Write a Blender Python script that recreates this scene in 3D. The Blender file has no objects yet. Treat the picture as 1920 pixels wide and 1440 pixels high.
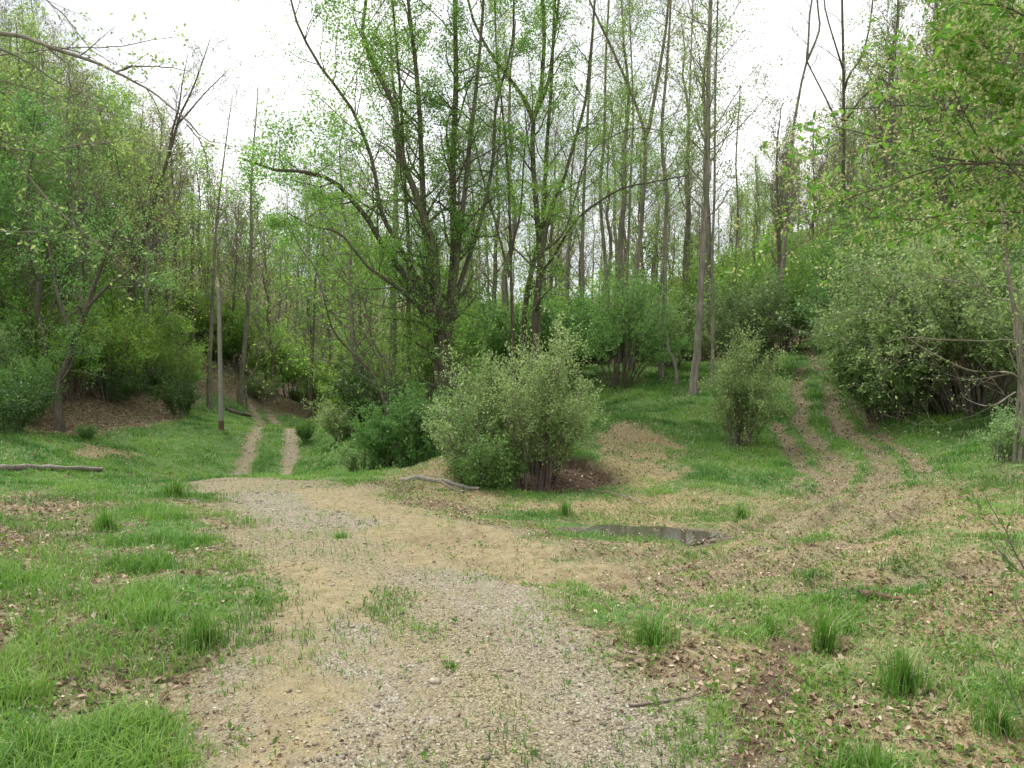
import bpy, math, random
import numpy as np
from mathutils import Vector
rng = np.random.default_rng(11)
random.seed(11)
scene = bpy.context.scene
COL = scene.collection

# ------------------------------------------------------------------ camera
CAM = np.array([0.0, 0.0, 1.6])
F = 1400.0 / 1920.0
PITCH = math.atan(80.0 / 1400.0)
cam_d = bpy.data.cameras.new('camera')
cam_d.sensor_width = 36.0
cam_d.lens = 36.0 * F
cam_d.clip_start = 0.05
cam_d.clip_end = 2000.0
cam = bpy.data.objects.new('camera', cam_d)
COL.objects.link(cam)
cam.location = CAM
cam.rotation_euler = (math.pi / 2 - PITCH, 0, 0)
scene.camera = cam
cP, sP = math.cos(PITCH), math.sin(PITCH)


def ray(px, py):
    u = (px - 960.0) / 1400.0
    v = -(py - 720.0) / 1400.0
    return np.array([u, cP + v * sP, -sP + v * cP])


def P(px, py, Y):
    d = ray(px, py)
    return CAM + d * (Y / d[1])


# ------------------------------------------------------------------ noise
def _hash(ix, iy, s):
    n = (ix.astype(np.int64) * 374761393 + iy.astype(np.int64) * 668265263 + s * 1274126177) & 0x7fffffff
    n = ((n ^ (n >> 13)) * 1274126177) & 0x7fffffff
    n = (n ^ (n >> 16)) & 0x7fffffff
    return n / 0x7fffffff


def vnoise(x, y, s=0):
    ix, iy = np.floor(x), np.floor(y)
    fx, fy = x - ix, y - iy
    fx = fx * fx * (3 - 2 * fx)
    fy = fy * fy * (3 - 2 * fy)
    a = _hash(ix, iy, s); b = _hash(ix + 1, iy, s)
    c = _hash(ix, iy + 1, s); d = _hash(ix + 1, iy + 1, s)
    return (a * (1 - fx) + b * fx) * (1 - fy) + (c * (1 - fx) + d * fx) * fy


def fbm(x, y, s=0, o=4):
    t = 0; a = .5; n = 0
    for k in range(o):
        t = t + a * vnoise(x * 2 ** k, y * 2 ** k, s + k * 17)
        n += a; a *= .5
    return t / n


def sstep(a, b, x):
    t = np.clip((x - a) / (b - a), 0, 1)
    return t * t * (3 - 2 * t)


# ------------------------------------------------------------------ terrain
ctrl_px = [
    (0, 1440, 2.6), (960, 1440, 2.8), (1920, 1440, 2.7), (0, 1100, 4.8), (500, 1100, 4.9), (960, 1100, 4.9), (1920, 1100, 4.9),
    (500, 1000, 7.3), (960, 1000, 7.8), (1400, 1060, 6.2), (1900, 1000, 6.4),
    (455, 899, 14), (560, 899, 14), (345, 901, 13.8), (650, 905, 13.6), (200, 915, 12), (0, 905, 11.8), (760, 915, 12.5), (1200, 1005, 8.9), (1050, 945, 11.3),
    (980, 905, 13.3), (900, 895, 13.6), (850, 850, 17), (1140, 790, 19.5), (1250, 850, 15.5), (1290, 900, 12.8), (1390, 838, 17), (1400, 960, 10.5),
    (1200, 725, 28), (1300, 705, 28), (1560, 800, 19), (1500, 945, 11.3), (1800, 900, 11.5), (1920, 830, 14), (1750, 785, 18), (1490, 700, 29), (1512, 637, 40),
    (1640, 650, 30), (1000, 700, 33), (440, 893, 29), (530, 893, 29), (500, 800, 47), (525, 785, 52), (600, 893, 25), (700, 880, 22.5), (650, 800, 40), (750, 800, 30),
    (415, 806, 34), (300, 832, 30), (150, 838, 26), (0, 850, 23), (100, 805, 29), (0, 720, 34), (200, 730, 38), (330, 770, 38),
    (550, 755, 70), (550, 715, 110)]
ctrl = [P(*c) for c in ctrl_px]
ctrl += [np.array(c, float) for c in [
    (-5.6, 19, -2.7), (-4.5, 24, -3.6), (-7.6, 22, -3.3), (-2.5, 19, -2.2), (-9, 25, -3.3), (-30, 32, 3.5), (-42, 40, 11), (-58, 60, 20), (-38, 62, 9), (-27, 62, 3),
    (-22, 48, -1), (-60, 100, 24), (-28, 105, 3), (0, 115, 1.5), (-28, 12, 1), (-12, 5, .4), (-10, -8, .4), (12, -8, .4), (12, 5, .4),
    (10, 60, 1.0), (18, 50, 3.0), (26, 70, 7), (30, 40, 8.0), (25, 27, 5.0), (18, 20, 1.6), (14, 12, .6), (22, 8, 1.2), (0, 45, -1.6), (0, 80, -1.5), (35, 100, 15), (50, 60, 17), (70, 100, 25),
    (0, 180, 5), (-80, 180, 26), (80, 180, 30), (-100, 60, 30), (100, 60, 30), (-100, -20, 15), (100, -20, 15), (0, -60, 3), (0, 330, 12), (-250, 200, 35), (250, 200, 35), (-250, -100, 25), (250, -100, 25), (0, -250, 15)]]
ctrl = np.array(ctrl)


def _U(r2):
    return np.where(r2 > 0, .5 * r2 * np.log(np.maximum(r2, 1e-9)), 0)


def _tps(c):
    n = len(c)
    d2 = ((c[:, None, :2] - c[None, :, :2]) ** 2).sum(-1)
    K = _U(d2) + np.eye(n) * 0.6
    A = np.zeros((n + 3, n + 3))
    A[:n, :n] = K; A[:n, n] = 1; A[:n, n + 1:] = c[:, :2]
    A[n, :n] = 1; A[n + 1:, :n] = c[:, :2].T
    return np.linalg.solve(A, np.concatenate([c[:, 2], [0, 0, 0]]))


_w = _tps(ctrl)


def H0(x, y):
    x = np.asarray(x, float); y = np.asarray(y, float)
    sh = x.shape
    x = x.ravel(); y = y.ravel()
    out = np.empty(len(x))
    for s in range(0, len(x), 60000):
        X, Y = x[s:s + 60000], y[s:s + 60000]
        d2 = (X[:, None] - ctrl[None, :, 0]) ** 2 + (Y[:, None] - ctrl[None, :, 1]) ** 2
        out[s:s + 60000] = _U(d2) @ _w[:-3] + _w[-3] + _w[-2] * X + _w[-1] * Y
    return out.reshape(sh)


def G(px, py, tmax=120.0):
    """world point where the sight line meets the ground"""
    d = ray(px, py)
    t = np.geomspace(1.2, tmax, 900)
    p = CAM + d * t[:, None]
    f = p[:, 2] - H0(p[:, 0], p[:, 1])
    k = np.argmax(f < 0)
    if not (f < 0).any():
        k = len(t) - 1
    k = max(k, 1)
    a, b = t[k - 1], t[k]
    fa, fb = f[k - 1], f[k]
    tt = a + (b - a) * (fa / (fa - fb)) if fa > 0 > fb else b
    return CAM + d * tt


def GL(pts):
    return np.array([G(a, b)[:2] for a, b in pts])


def dline(x, y, pl):
    d = np.full(x.shape, 1e9)
    for a, b in zip(pl[:-1], pl[1:]):
        v = b - a
        t = np.clip(((x - a[0]) * v[0] + (y - a[1]) * v[1]) / max(v @ v, 1e-9), 0, 1)
        d = np.minimum(d, np.hypot(x - a[0] - t * v[0], y - a[1] - t * v[1]))
    return d


def sdpoly(x, y, pg):
    d = dline(x, y, np.vstack([pg, pg[:1]]))
    ins = np.zeros(x.shape, bool)
    n = len(pg)
    for i in range(n):
        a, b = pg[i], pg[(i + 1) % n]
        c = ((a[1] > y) != (b[1] > y)) & (x < (b[0] - a[0]) * (y - a[1]) / (b[1] - a[1] + 1e-12) + a[0])
        ins ^= c
    return np.where(ins, d, -d)     # positive inside


def smooth_line(pl, n=40):
    pl = np.asarray(pl, float)
    q = np.vstack([2 * pl[0] - pl[1], pl, 2 * pl[-1] - pl[-2]])
    seg = np.linalg.norm(np.diff(pl, axis=0), axis=1)
    cum = np.concatenate([[0], np.cumsum(seg)])
    u = np.linspace(0, cum[-1], n)
    k = np.clip(np.searchsorted(cum, u, side='right') - 1, 0, len(pl) - 2)
    t = ((u - cum[k]) / np.maximum(seg[k], 1e-9))[:, None]
    p0, p1, p2, p3 = q[k], q[k + 1], q[k + 2], q[k + 3]
    return .5 * (2 * p1 + (p2 - p0) * t + (2 * p0 - 5 * p1 + 4 * p2 - p3) * t ** 2 + (3 * p1 - p0 - 3 * p2 + p3) * t ** 3)


# ground features, each a shape on the ground itself
POLY_ROAD = GL([(330, 1440), (420, 1250), (462, 1120), (455, 1040), (410, 960), (360, 915), (350, 902), (640, 902), (720, 930), (860, 975), (1010, 1010), (1180, 1050), (1150, 1100), (1080, 1150), (1180, 1250), (1330, 1360), (1400, 1440), (1500, 1700), (0, 1900)])
L_TRK_FAR_A = smooth_line(np.array([P(440, 896, 28.5)[:2], P(463, 868, 31)[:2], P(487, 835, 37)[:2], P(494, 812, 43)[:2], P(483, 792, 49.5)[:2], P(455, 786, 56)[:2]]))
L_TRK_FAR_B = smooth_line(np.array([P(530, 896, 28.5)[:2], P(543, 865, 31)[:2], P(545, 835, 37)[:2], P(534, 812, 43)[:2], P(518, 795, 49.5)[:2], P(486, 785, 57)[:2]]))
TRK_UP = [smooth_line(GL(q)) for q in [
    [(1500, 690), (1497, 730), (1500, 770), (1512, 800), (1530, 830), (1560, 870), (1570, 900), (1520, 950), (1420, 985), (1330, 1010), (1220, 1035), (1100, 1040), (980, 1030), (880, 1000)],
    [(1508, 650), (1530, 675), (1553, 700), (1556, 740), (1562, 780), (1590, 812), (1640, 850), (1665, 890), (1630, 940), (1540, 990), (1400, 1035), (1260, 1068), (1100, 1078), (960, 1065), (820, 1010)],
    [(1597, 735), (1605, 770), (1640, 812), (1700, 850), (1740, 880)],
    [(1460, 790), (1480, 840), (1510, 880), (1545, 900)],
    [(1920, 1050), (1780, 1075), (1600, 1090), (1450, 1100), (1300, 1110), (1150, 1100)],
    [(1740, 930), (1650, 990), (1500, 1045), (1350, 1078), (1150, 1092)]]]
UPW = [.13, .15, .08, .1, .1, .13]
POLY_BARE_R = GL([(1530, 880), (1640, 860), (1730, 885), (1720, 930), (1640, 1000), (1500, 1050), (1300, 1100), (1050, 1100), (980, 1030), (1200, 1040), (1380, 1000), (1520, 930)])
POLY_STRAW = [GL(q) for q in [
    [(735, 905), (800, 865), (870, 835), (900, 850), (880, 905), (960, 935), (1060, 945), (1180, 945), (1300, 925), (1330, 960), (1200, 975), (1060, 965), (900, 945), (780, 925)],
    [(1120, 870), (1130, 800), (1180, 795), (1260, 820), (1290, 860), (1270, 900), (1180, 920), (1120, 910)],
    [(130, 852), (170, 838), (240, 840), (260, 850), (190, 862)]]]
POLY_LITTER = [GL(q) for q in [
    [(-60, 930), (120, 920), (230, 965), (300, 1010), (150, 1050), (60, 1060), (-60, 1100)],
    [(600, 905), (700, 900), (840, 925), (960, 960), (900, 985), (760, 950)],
    [(-100, 1130), (60, 1150), (30, 1230), (-100, 1240)],
    [(1450, 1290), (1700, 1230), (1800, 1300), (1780, 1440), (1420, 1440), (1430, 1350)]]]
L_DIRT = smooth_line(GL([(1530, 1180), (1450, 1225), (1400, 1290), (1390, 1370), (1370, 1440), (1360, 1550)]))
GRAV = [smooth_line(GL([(480, 930), (540, 960), (600, 985)])), smooth_line(GL([(455, 1200), (440, 1300), (400, 1440)])), smooth_line(GL([(880, 1085), (990, 1150), (1130, 1260), (1190, 1380), (1200, 1500)])),
        smooth_line(GL([(640, 1180), (700, 1290), (690, 1440)]))]
GRAVW = [.6, .16, .4, .2]
CLAY = [smooth_line(GL([(540, 1060), (600, 1140), (640, 1230), (620, 1330), (560, 1440)])), smooth_line(GL([(640, 930), (740, 970), (900, 1030), (1000, 1060)]))]
CLAYW = [.34, .7]
POLY_GRASSMID = [GL(q) for q in [[(720, 1085), (800, 1150), (830, 1190), (760, 1200), (700, 1130)], [(980, 1065), (1120, 1095), (1190, 1120), (1050, 1130), (960, 1100)]]]
PUD = G(1200, 1003)
PUD_Z = float(H0(PUD[0], PUD[1])) - 0.035
MOUND = G(1000, 900)
POOLC = np.array([(PUD[0], PUD[1])])


def puddist(x, y):
    n = (fbm(x * 2.3, y * 2.3, 5) - .5) * .55
    return np.hypot((x - PUD[0]) / 1.15, (y - PUD[1]) / .62) + n


def masks(x, y):
    x = np.asarray(x, float); y = np.asarray(y, float)
    wx = x + (fbm(x * .9, y * .9, 31) - .5) * .9 * np.clip(y / 10, .25, 1) + (fbm(x * 4, y * 4, 32) - .5) * .45
    wy = y + (fbm(x * .9, y * .9, 41) - .5) * .9 * np.clip(y / 10, .25, 1) + (fbm(x * 4, y * 4, 42) - .5) * .45
    fz_ = (fbm(x * 9, y * 9, 61, 3) - .5) * .9
    near = y < 27
    m = {}
    road = sstep(-.45, .5, fz_ * .6 + sdpoly(wx, wy, POLY_ROAD)) * (y < 16.5)
    tr = np.zeros(x.shape)
    for L in (L_TRK_FAR_A, L_TRK_FAR_B):
        w = .24 + (vnoise(x * 1.1, y * 1.1, 9) - .5) * .2
        tr = np.maximum(tr, sstep(w + .25, w - .15, dline(x, y, L) + fz_ * .3) * (y > 20) * .9)
    up = np.zeros(x.shape)
    for L, w in zip(TRK_UP, UPW):
        ww = w * (0.8 + .6 * vnoise(x * 1.3, y * 1.3, 13))
        up = np.maximum(up, sstep(ww + .22, ww - .08, dline(wx * .4 + x * .6, wy * .4 + y * .6, L)))
    bare = sstep(-.7, .7, fz_ * .6 + sdpoly(wx, wy, POLY_BARE_R)) * near
    dtr = dline(wx * .35 + x * .65, wy * .35 + y * .65, TRK_UP[1])
    streak = vnoise(dtr * 5.5, np.arctan2(y - 14, x - 1) * 1.2, 66) * .6 + vnoise(dtr * 13, np.arctan2(y - 14, x - 1) * 4, 67) * .4
    bare = np.clip(bare * (.35 + 1.3 * sstep(.35, .65, streak)), 0, 1)
    clay = np.zeros(x.shape)
    for L, w in zip(CLAY, CLAYW):
        clay = np.maximum(clay, sstep(w + .4, w - .3, dline(wx, wy, L) + fz_ * .5))
    grav = np.zeros(x.shape)
    for L, w in zip(GRAV, GRAVW):
        grav = np.maximum(grav, sstep(w + .45, w - .35, dline(wx, wy, L) + fz_ * .5))
    straw = np.zeros(x.shape)
    for q in POLY_STRAW:
        straw = np.maximum(straw, sstep(-.5, .6, fz_ * .7 + sdpoly(wx, wy, q)))
    lit = np.zeros(x.shape)
    for q in POLY_LITTER:
        lit = np.maximum(lit, sstep(-.3, .4, sdpoly(wx, wy, q)))
    dirt_and_shade = sstep(.26, .02, fz_ * .3 + dline(wx, wy, L_DIRT)) * .9  # plain dirt here: the dug brown streak
    gm = np.zeros(x.shape)
    for q in POLY_GRASSMID:
        gm = np.maximum(gm, sstep(-.12, .15, sdpoly(wx, wy, q)))
    mud = sstep(1.25, .95, puddist(x, y))
    # woodland floor: steep banks and everything under the trees
    px = 960 + 1400 * x / np.maximum(y, .5)
    yl = np.interp(px, [-2000, 0, 150, 330, 400, 620, 700, 860, 1000, 1350, 1440, 1560, 1600, 1700, 2500],
                   [20, 27, 29, 35, 52, 55, 30, 29, 38, 33, 33, 44, 27, 20, 19])
    wood = sstep(-1.5, 1.5, y - yl + (fbm(x * .3, y * .3, 77) - .5) * 5)
    hollow = sstep(1.4, .9, np.hypot((wx - MOUND[0] - .1) / 1.25, (wy - MOUND[1] + .15) / .75))  # dent before the round bush; also the mask for its painted shade
    rightsparse = sstep(.4, 1.8, x) * sstep(13.5, 11, y) * .27
    g = 1 - np.maximum.reduce([road * (1 - .5 * gm) * .93, tr, up * .72, bare * .66, straw * .6, lit * .62, dirt_and_shade, mud, wood * .75, hollow, rightsparse])
    patch = fbm(x * 1.1 + 7, y * 1.1, 57, 4)
    nearp = sstep(13, 9, y) * sstep(.56, .4, patch) * .62
    g = np.clip(g * (1 - nearp) + gm * .3, 0, 1)
    m['road'] = road; m['grav'] = np.clip(grav * road * .75 + tr * .5, 0, 1); m['clay'] = np.clip(clay * road * .9 + up * .12 + bare * .3 * (y < 11), 0, 1)
    m['soil'] = np.maximum.reduce([road, tr, up * .75, bare * .75, nearp * .3])
    m['straw'] = np.clip(straw + bare * .55 + rightsparse * 1.6 + nearp * .3, 0, 1)
    m['lit'] = np.maximum.reduce([lit, wood * .9, up * .2, rightsparse * .5, nearp * .5])
    m['dirt_and_shade'] = np.maximum.reduce([dirt_and_shade * .8, hollow * 1.1, up * .3]); m['mud'] = mud; m['grass'] = g; m['wood'] = wood; m['tr'] = tr; m['up'] = up; m['bare'] = bare; m['hollow'] = hollow; m['streak'] = streak  # hollow term paints the round bush's shade into the soil colour
    return m


def H(x, y, m=None):
    x = np.asarray(x, float); y = np.asarray(y, float)
    if m is None:
        m = masks(x, y)
    h = H0(x, y)
    r = np.hypot(x, y)
    h = h + (fbm(x * .6, y * .6, 3) - .5) * .22 * sstep(3, 9, r) * (1 - m['tr']) + (fbm(x * 3, y * 3, 4) - .5) * .05 * (1 - m['road'] * .6)
    h = h + (fbm(x * .15, y * .15, 8) - .5) * 1.2 * m['wood']
    fine = sstep(30, 8, r)
    h = h + (fbm(x * 14, y * 14, 6, 3) - .5) * .022 * fine + (fbm(x * 40, y * 40, 16, 2) - .5) * .008 * sstep(9, 4, r)
    h = h + m['straw'] * (fbm(x * 2.6, y * 2.6, 88, 3) - .5) * .16
    h = h - .09 * m['up'] - .05 * m['tr'] + m['bare'] * (m['streak'] - .5) * .16
    pd = puddist(x, y)
    h = h + (PUD_Z - .03 + (fbm(x * 7, y * 7, 55) - .5) * .06 - h) * sstep(1.35, .75, pd) * .93
    h = h + .35 * sstep(1.6, .6, np.hypot((x - MOUND[0]) / 1.5, (y - MOUND[1] - .8) / .8)) - .32 * m['hollow']
    return h


def gz(x, y):
    return float(H(np.array([x]), np.array([y]))[0])


# ------------------------------------------------------------------ mesh helper
def mk_mesh(name, V, Fc, mats, idx=None, v=None, smooth=False, pt=None):
    me = bpy.data.meshes.new(name)
    V = np.asarray(V, np.float32); Fc = np.asarray(Fc, np.int32)
    n, k = Fc.shape
    me.vertices.add(len(V)); me.vertices.foreach_set('co', V.ravel())
    me.loops.add(n * k); me.loops.foreach_set('vertex_index', Fc.ravel())
    me.polygons.add(n); me.polygons.foreach_set('loop_start', np.arange(0, n * k, k, dtype=np.int32))
    if smooth:
        me.polygons.foreach_set('use_smooth', np.ones(n, bool))
    for m in (mats if isinstance(mats, (list, tuple)) else [mats]):
        me.materials.append(m)
    if idx is not None:
        me.polygons.foreach_set('material_index', np.asarray(idx, np.int32))
    me.update(calc_edges=True)
    if v is not None:
        a = me.attributes.new('v', 'FLOAT', 'FACE'); a.data.foreach_set('value', np.asarray(v, np.float32))
    if pt:
        for key, val in pt.items():
            a = me.attributes.new(key, 'FLOAT', 'POINT'); a.data.foreach_set('value', np.asarray(val, np.float32))
    return me


def link(name, data, parent=None, loc=None):
    o = bpy.data.objects.new(name, data)
    COL.objects.link(o)
    if parent is not None:
        o.parent = parent
    if loc is not None:
        o.location = tuple(float(c) for c in loc)
    return o


def tag(o, label=None, cat=None, group=None, kind=None):
    if label: o['label'] = label
    if cat: o['category'] = cat
    if group: o['group'] = group
    if kind: o['kind'] = kind
    return o


# ------------------------------------------------------------------ materials
def nt(name):
    m = bpy.data.materials.new(name); m.use_nodes = True
    t = m.node_tree; t.nodes.clear()
    return m, t, t.nodes, t.links


def ramp(N, stops):
    r = N.new('ShaderNodeValToRGB')
    e = r.color_ramp.elements
    while len(e) > 1: e.remove(e[-1])
    e[0].position = stops[0][0]; e[0].color = (*stops[0][1], 1)
    for p, c in stops[1:]:
        q = e.new(p); q.color = (*c, 1)
    return r


def leaf_mat(name, stops, trans=.35, rough=.55, hue=.016, val=.3):
    """leaf colours run along stops by leaf; hue and value drift from tree to tree"""
    m, t, N, L = nt(name)
    a = N.new('ShaderNodeAttribute'); a.attribute_name = 'v'
    r = ramp(N, stops); L.new(a.outputs['Fac'], r.inputs[0])
    oi = N.new('ShaderNodeObjectInfo')
    hs = N.new('ShaderNodeHueSaturation')
    mh = N.new('ShaderNodeMapRange'); mh.inputs[3].default_value = .5 - hue; mh.inputs[4].default_value = .5 + hue
    mv = N.new('ShaderNodeMapRange'); mv.inputs[3].default_value = 1 - val / 2; mv.inputs[4].default_value = 1 + val / 2
    wn = N.new('ShaderNodeTexWhiteNoise'); wn.noise_dimensions = '1D'
    L.new(oi.outputs['Random'], mh.inputs[0]); L.new(oi.outputs['Random'], wn.inputs['W']); L.new(wn.outputs['Value'], mv.inputs[0])
    L.new(mh.outputs[0], hs.inputs['Hue']); L.new(mv.outputs[0], hs.inputs['Value']); L.new(r.outputs[0], hs.inputs['Color'])
    b = N.new('ShaderNodeBsdfPrincipled'); b.inputs['Roughness'].default_value = rough
    b.inputs['Specular IOR Level'].default_value = .35
    L.new(hs.outputs[0], b.inputs['Base Color'])
    tr = N.new('ShaderNodeBsdfTranslucent')
    br = N.new('ShaderNodeHueSaturation'); br.inputs['Value'].default_value = 1.25; br.inputs['Saturation'].default_value = 1.1
    L.new(hs.outputs[0], br.inputs['Color']); L.new(br.outputs[0], tr.inputs['Color'])
    mx = N.new('ShaderNodeMixShader'); mx.inputs[0].default_value = trans
    L.new(b.outputs[0], mx.inputs[1]); L.new(tr.outputs[0], mx.inputs[2])
    o = N.new('ShaderNodeOutputMaterial'); L.new(mx.outputs[0], o.inputs[0])
    return m


def bark_mat(name, c1, c2, sc=6.0, moss=None):
    m, t, N, L = nt(name)
    tc = N.new('ShaderNodeTexCoord')
    mp = N.new('ShaderNodeMapping'); mp.inputs['Scale'].default_value = (sc * 2.2, sc * 2.2, sc * .35)
    L.new(tc.outputs['Object'], mp.inputs[0])
    n = N.new('ShaderNodeTexNoise'); n.inputs['Scale'].default_value = 1.5; n.inputs['Detail'].default_value = 6
    L.new(mp.outputs[0], n.inputs[0])
    r = ramp(N, [(.3, c1), (.7, c2)]); L.new(n.outputs[0], r.inputs[0])
    col = r.outputs[0]
    if moss:
        n2 = N.new('ShaderNodeTexNoise'); n2.inputs['Scale'].default_value = 1.3; n2.inputs['Detail'].default_value = 5
        L.new(tc.outputs['Object'], n2.inputs[0])
        r2 = ramp(N, [(.48, (0, 0, 0)), (.62, (.8, .8, .8))]); L.new(n2.outputs[0], r2.inputs[0])
        mx = N.new('ShaderNodeMixRGB'); L.new(r2.outputs[0], mx.inputs[0]); L.new(col, mx.inputs[1]); mx.inputs[2].default_value = (*moss, 1)
        col = mx.outputs[0]
    b = N.new('ShaderNodeBsdfPrincipled'); b.inputs['Roughness'].default_value = .9; b.inputs['Specular IOR Level'].default_value = .2
    L.new(col, b.inputs['Base Color'])
    bp = N.new('ShaderNodeBump'); bp.inputs['Strength'].default_value = .7; bp.inputs['Distance'].default_value = .03
    L.new(n.outputs[0], bp.inputs['Height']); L.new(bp.outputs[0], b.inputs['Normal'])
    o = N.new('ShaderNodeOutputMaterial'); L.new(b.outputs[0], o.inputs[0])
    return m


M = {}
M['spring'] = leaf_mat('spring_leaf', [(0, (.13, .23, .045)), (.5, (.235, .4, .085)), (1, (.36, .53, .15))], .55)
M['yellowgreen'] = leaf_mat('yellow_green_leaf', [(0, (.17, .24, .07)), (.6, (.27, .38, .12)), (1, (.38, .46, .19))], .5)
M['olive'] = leaf_mat('silvery_leaf', [(0, (.13, .2, .06)), (.5, (.23, .34, .12)), (.85, (.35, .46, .21)), (1, (.52, .57, .32))], .4, .5)
M['mid'] = leaf_mat('mid_green_leaf', [(0, (.1, .19, .05)), (.6, (.17, .31, .085)), (1, (.26, .42, .13))], .42)
M['dark'] = leaf_mat('dark_green_leaf', [(0, (.035, .085, .02)), (.6, (.07, .15, .035)), (1, (.13, .23, .06))], .22)
M['bud'] = leaf_mat('brown_bud', [(0, (.16, .12, .09)), (.5, (.26, .2, .14)), (.75, (.24, .27, .11)), (1, (.32, .36, .16))], .25)
M['bigleaf'] = leaf_mat('broad_leaf', [(0, (.08, .17, .03)), (.6, (.15, .27, .05)), (1, (.23, .37, .08))], .45, .4)
M['flower'] = leaf_mat('cream_flower', [(0, (.33, .37, .14)), (1, (.58, .58, .28))], .3, .6, .01, .1)
M['bark_dark'] = bark_mat('dark_bark', (.06, .05, .038), (.19, .16, .125), 6, (.09, .1, .05))
M['bark_grey'] = bark_mat('grey_bark', (.13, .115, .09), (.32, .28, .225), 5, (.13, .14, .085))
M['bark_pale'] = bark_mat('pale_bark', (.14, .125, .1), (.3, .27, .22), 8)
M['twig'] = bark_mat('brown_twig_bark', (.11, .085, .07), (.24, .19, .16), 8)
M['pole'] = bark_mat('weathered_pole_wood', (.2, .185, .165), (.36, .33, .29), 10)
M['grass'] = leaf_mat('grass_blade', [(0, (.05, .14, .025)), (.45, (.13, .275, .045)), (.82, (.24, .38, .085)), (.86, (.38, .34, .18)), (1, (.58, .51, .33))], .35, .5, .0, .0)
M['straw'] = leaf_mat('dry_straw', [(0, (.26, .19, .1)), (.5, (.42, .33, .18)), (1, (.58, .49, .31))], .2, .7, .0, .0)
M['litter'] = leaf_mat('dead_leaf', [(0, (.07, .04, .022)), (.35, (.2, .13, .075)), (.7, (.36, .265, .17)), (1, (.58, .49, .35))], .15, .7, .0, .0)
M['stone'] = leaf_mat('gravel_stone', [(0, (.13, .11, .085)), (.5, (.24, .205, .15)), (.8, (.32, .27, .185)), (1, (.44, .4, .32))], 0, .85, .0, .0)


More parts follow.
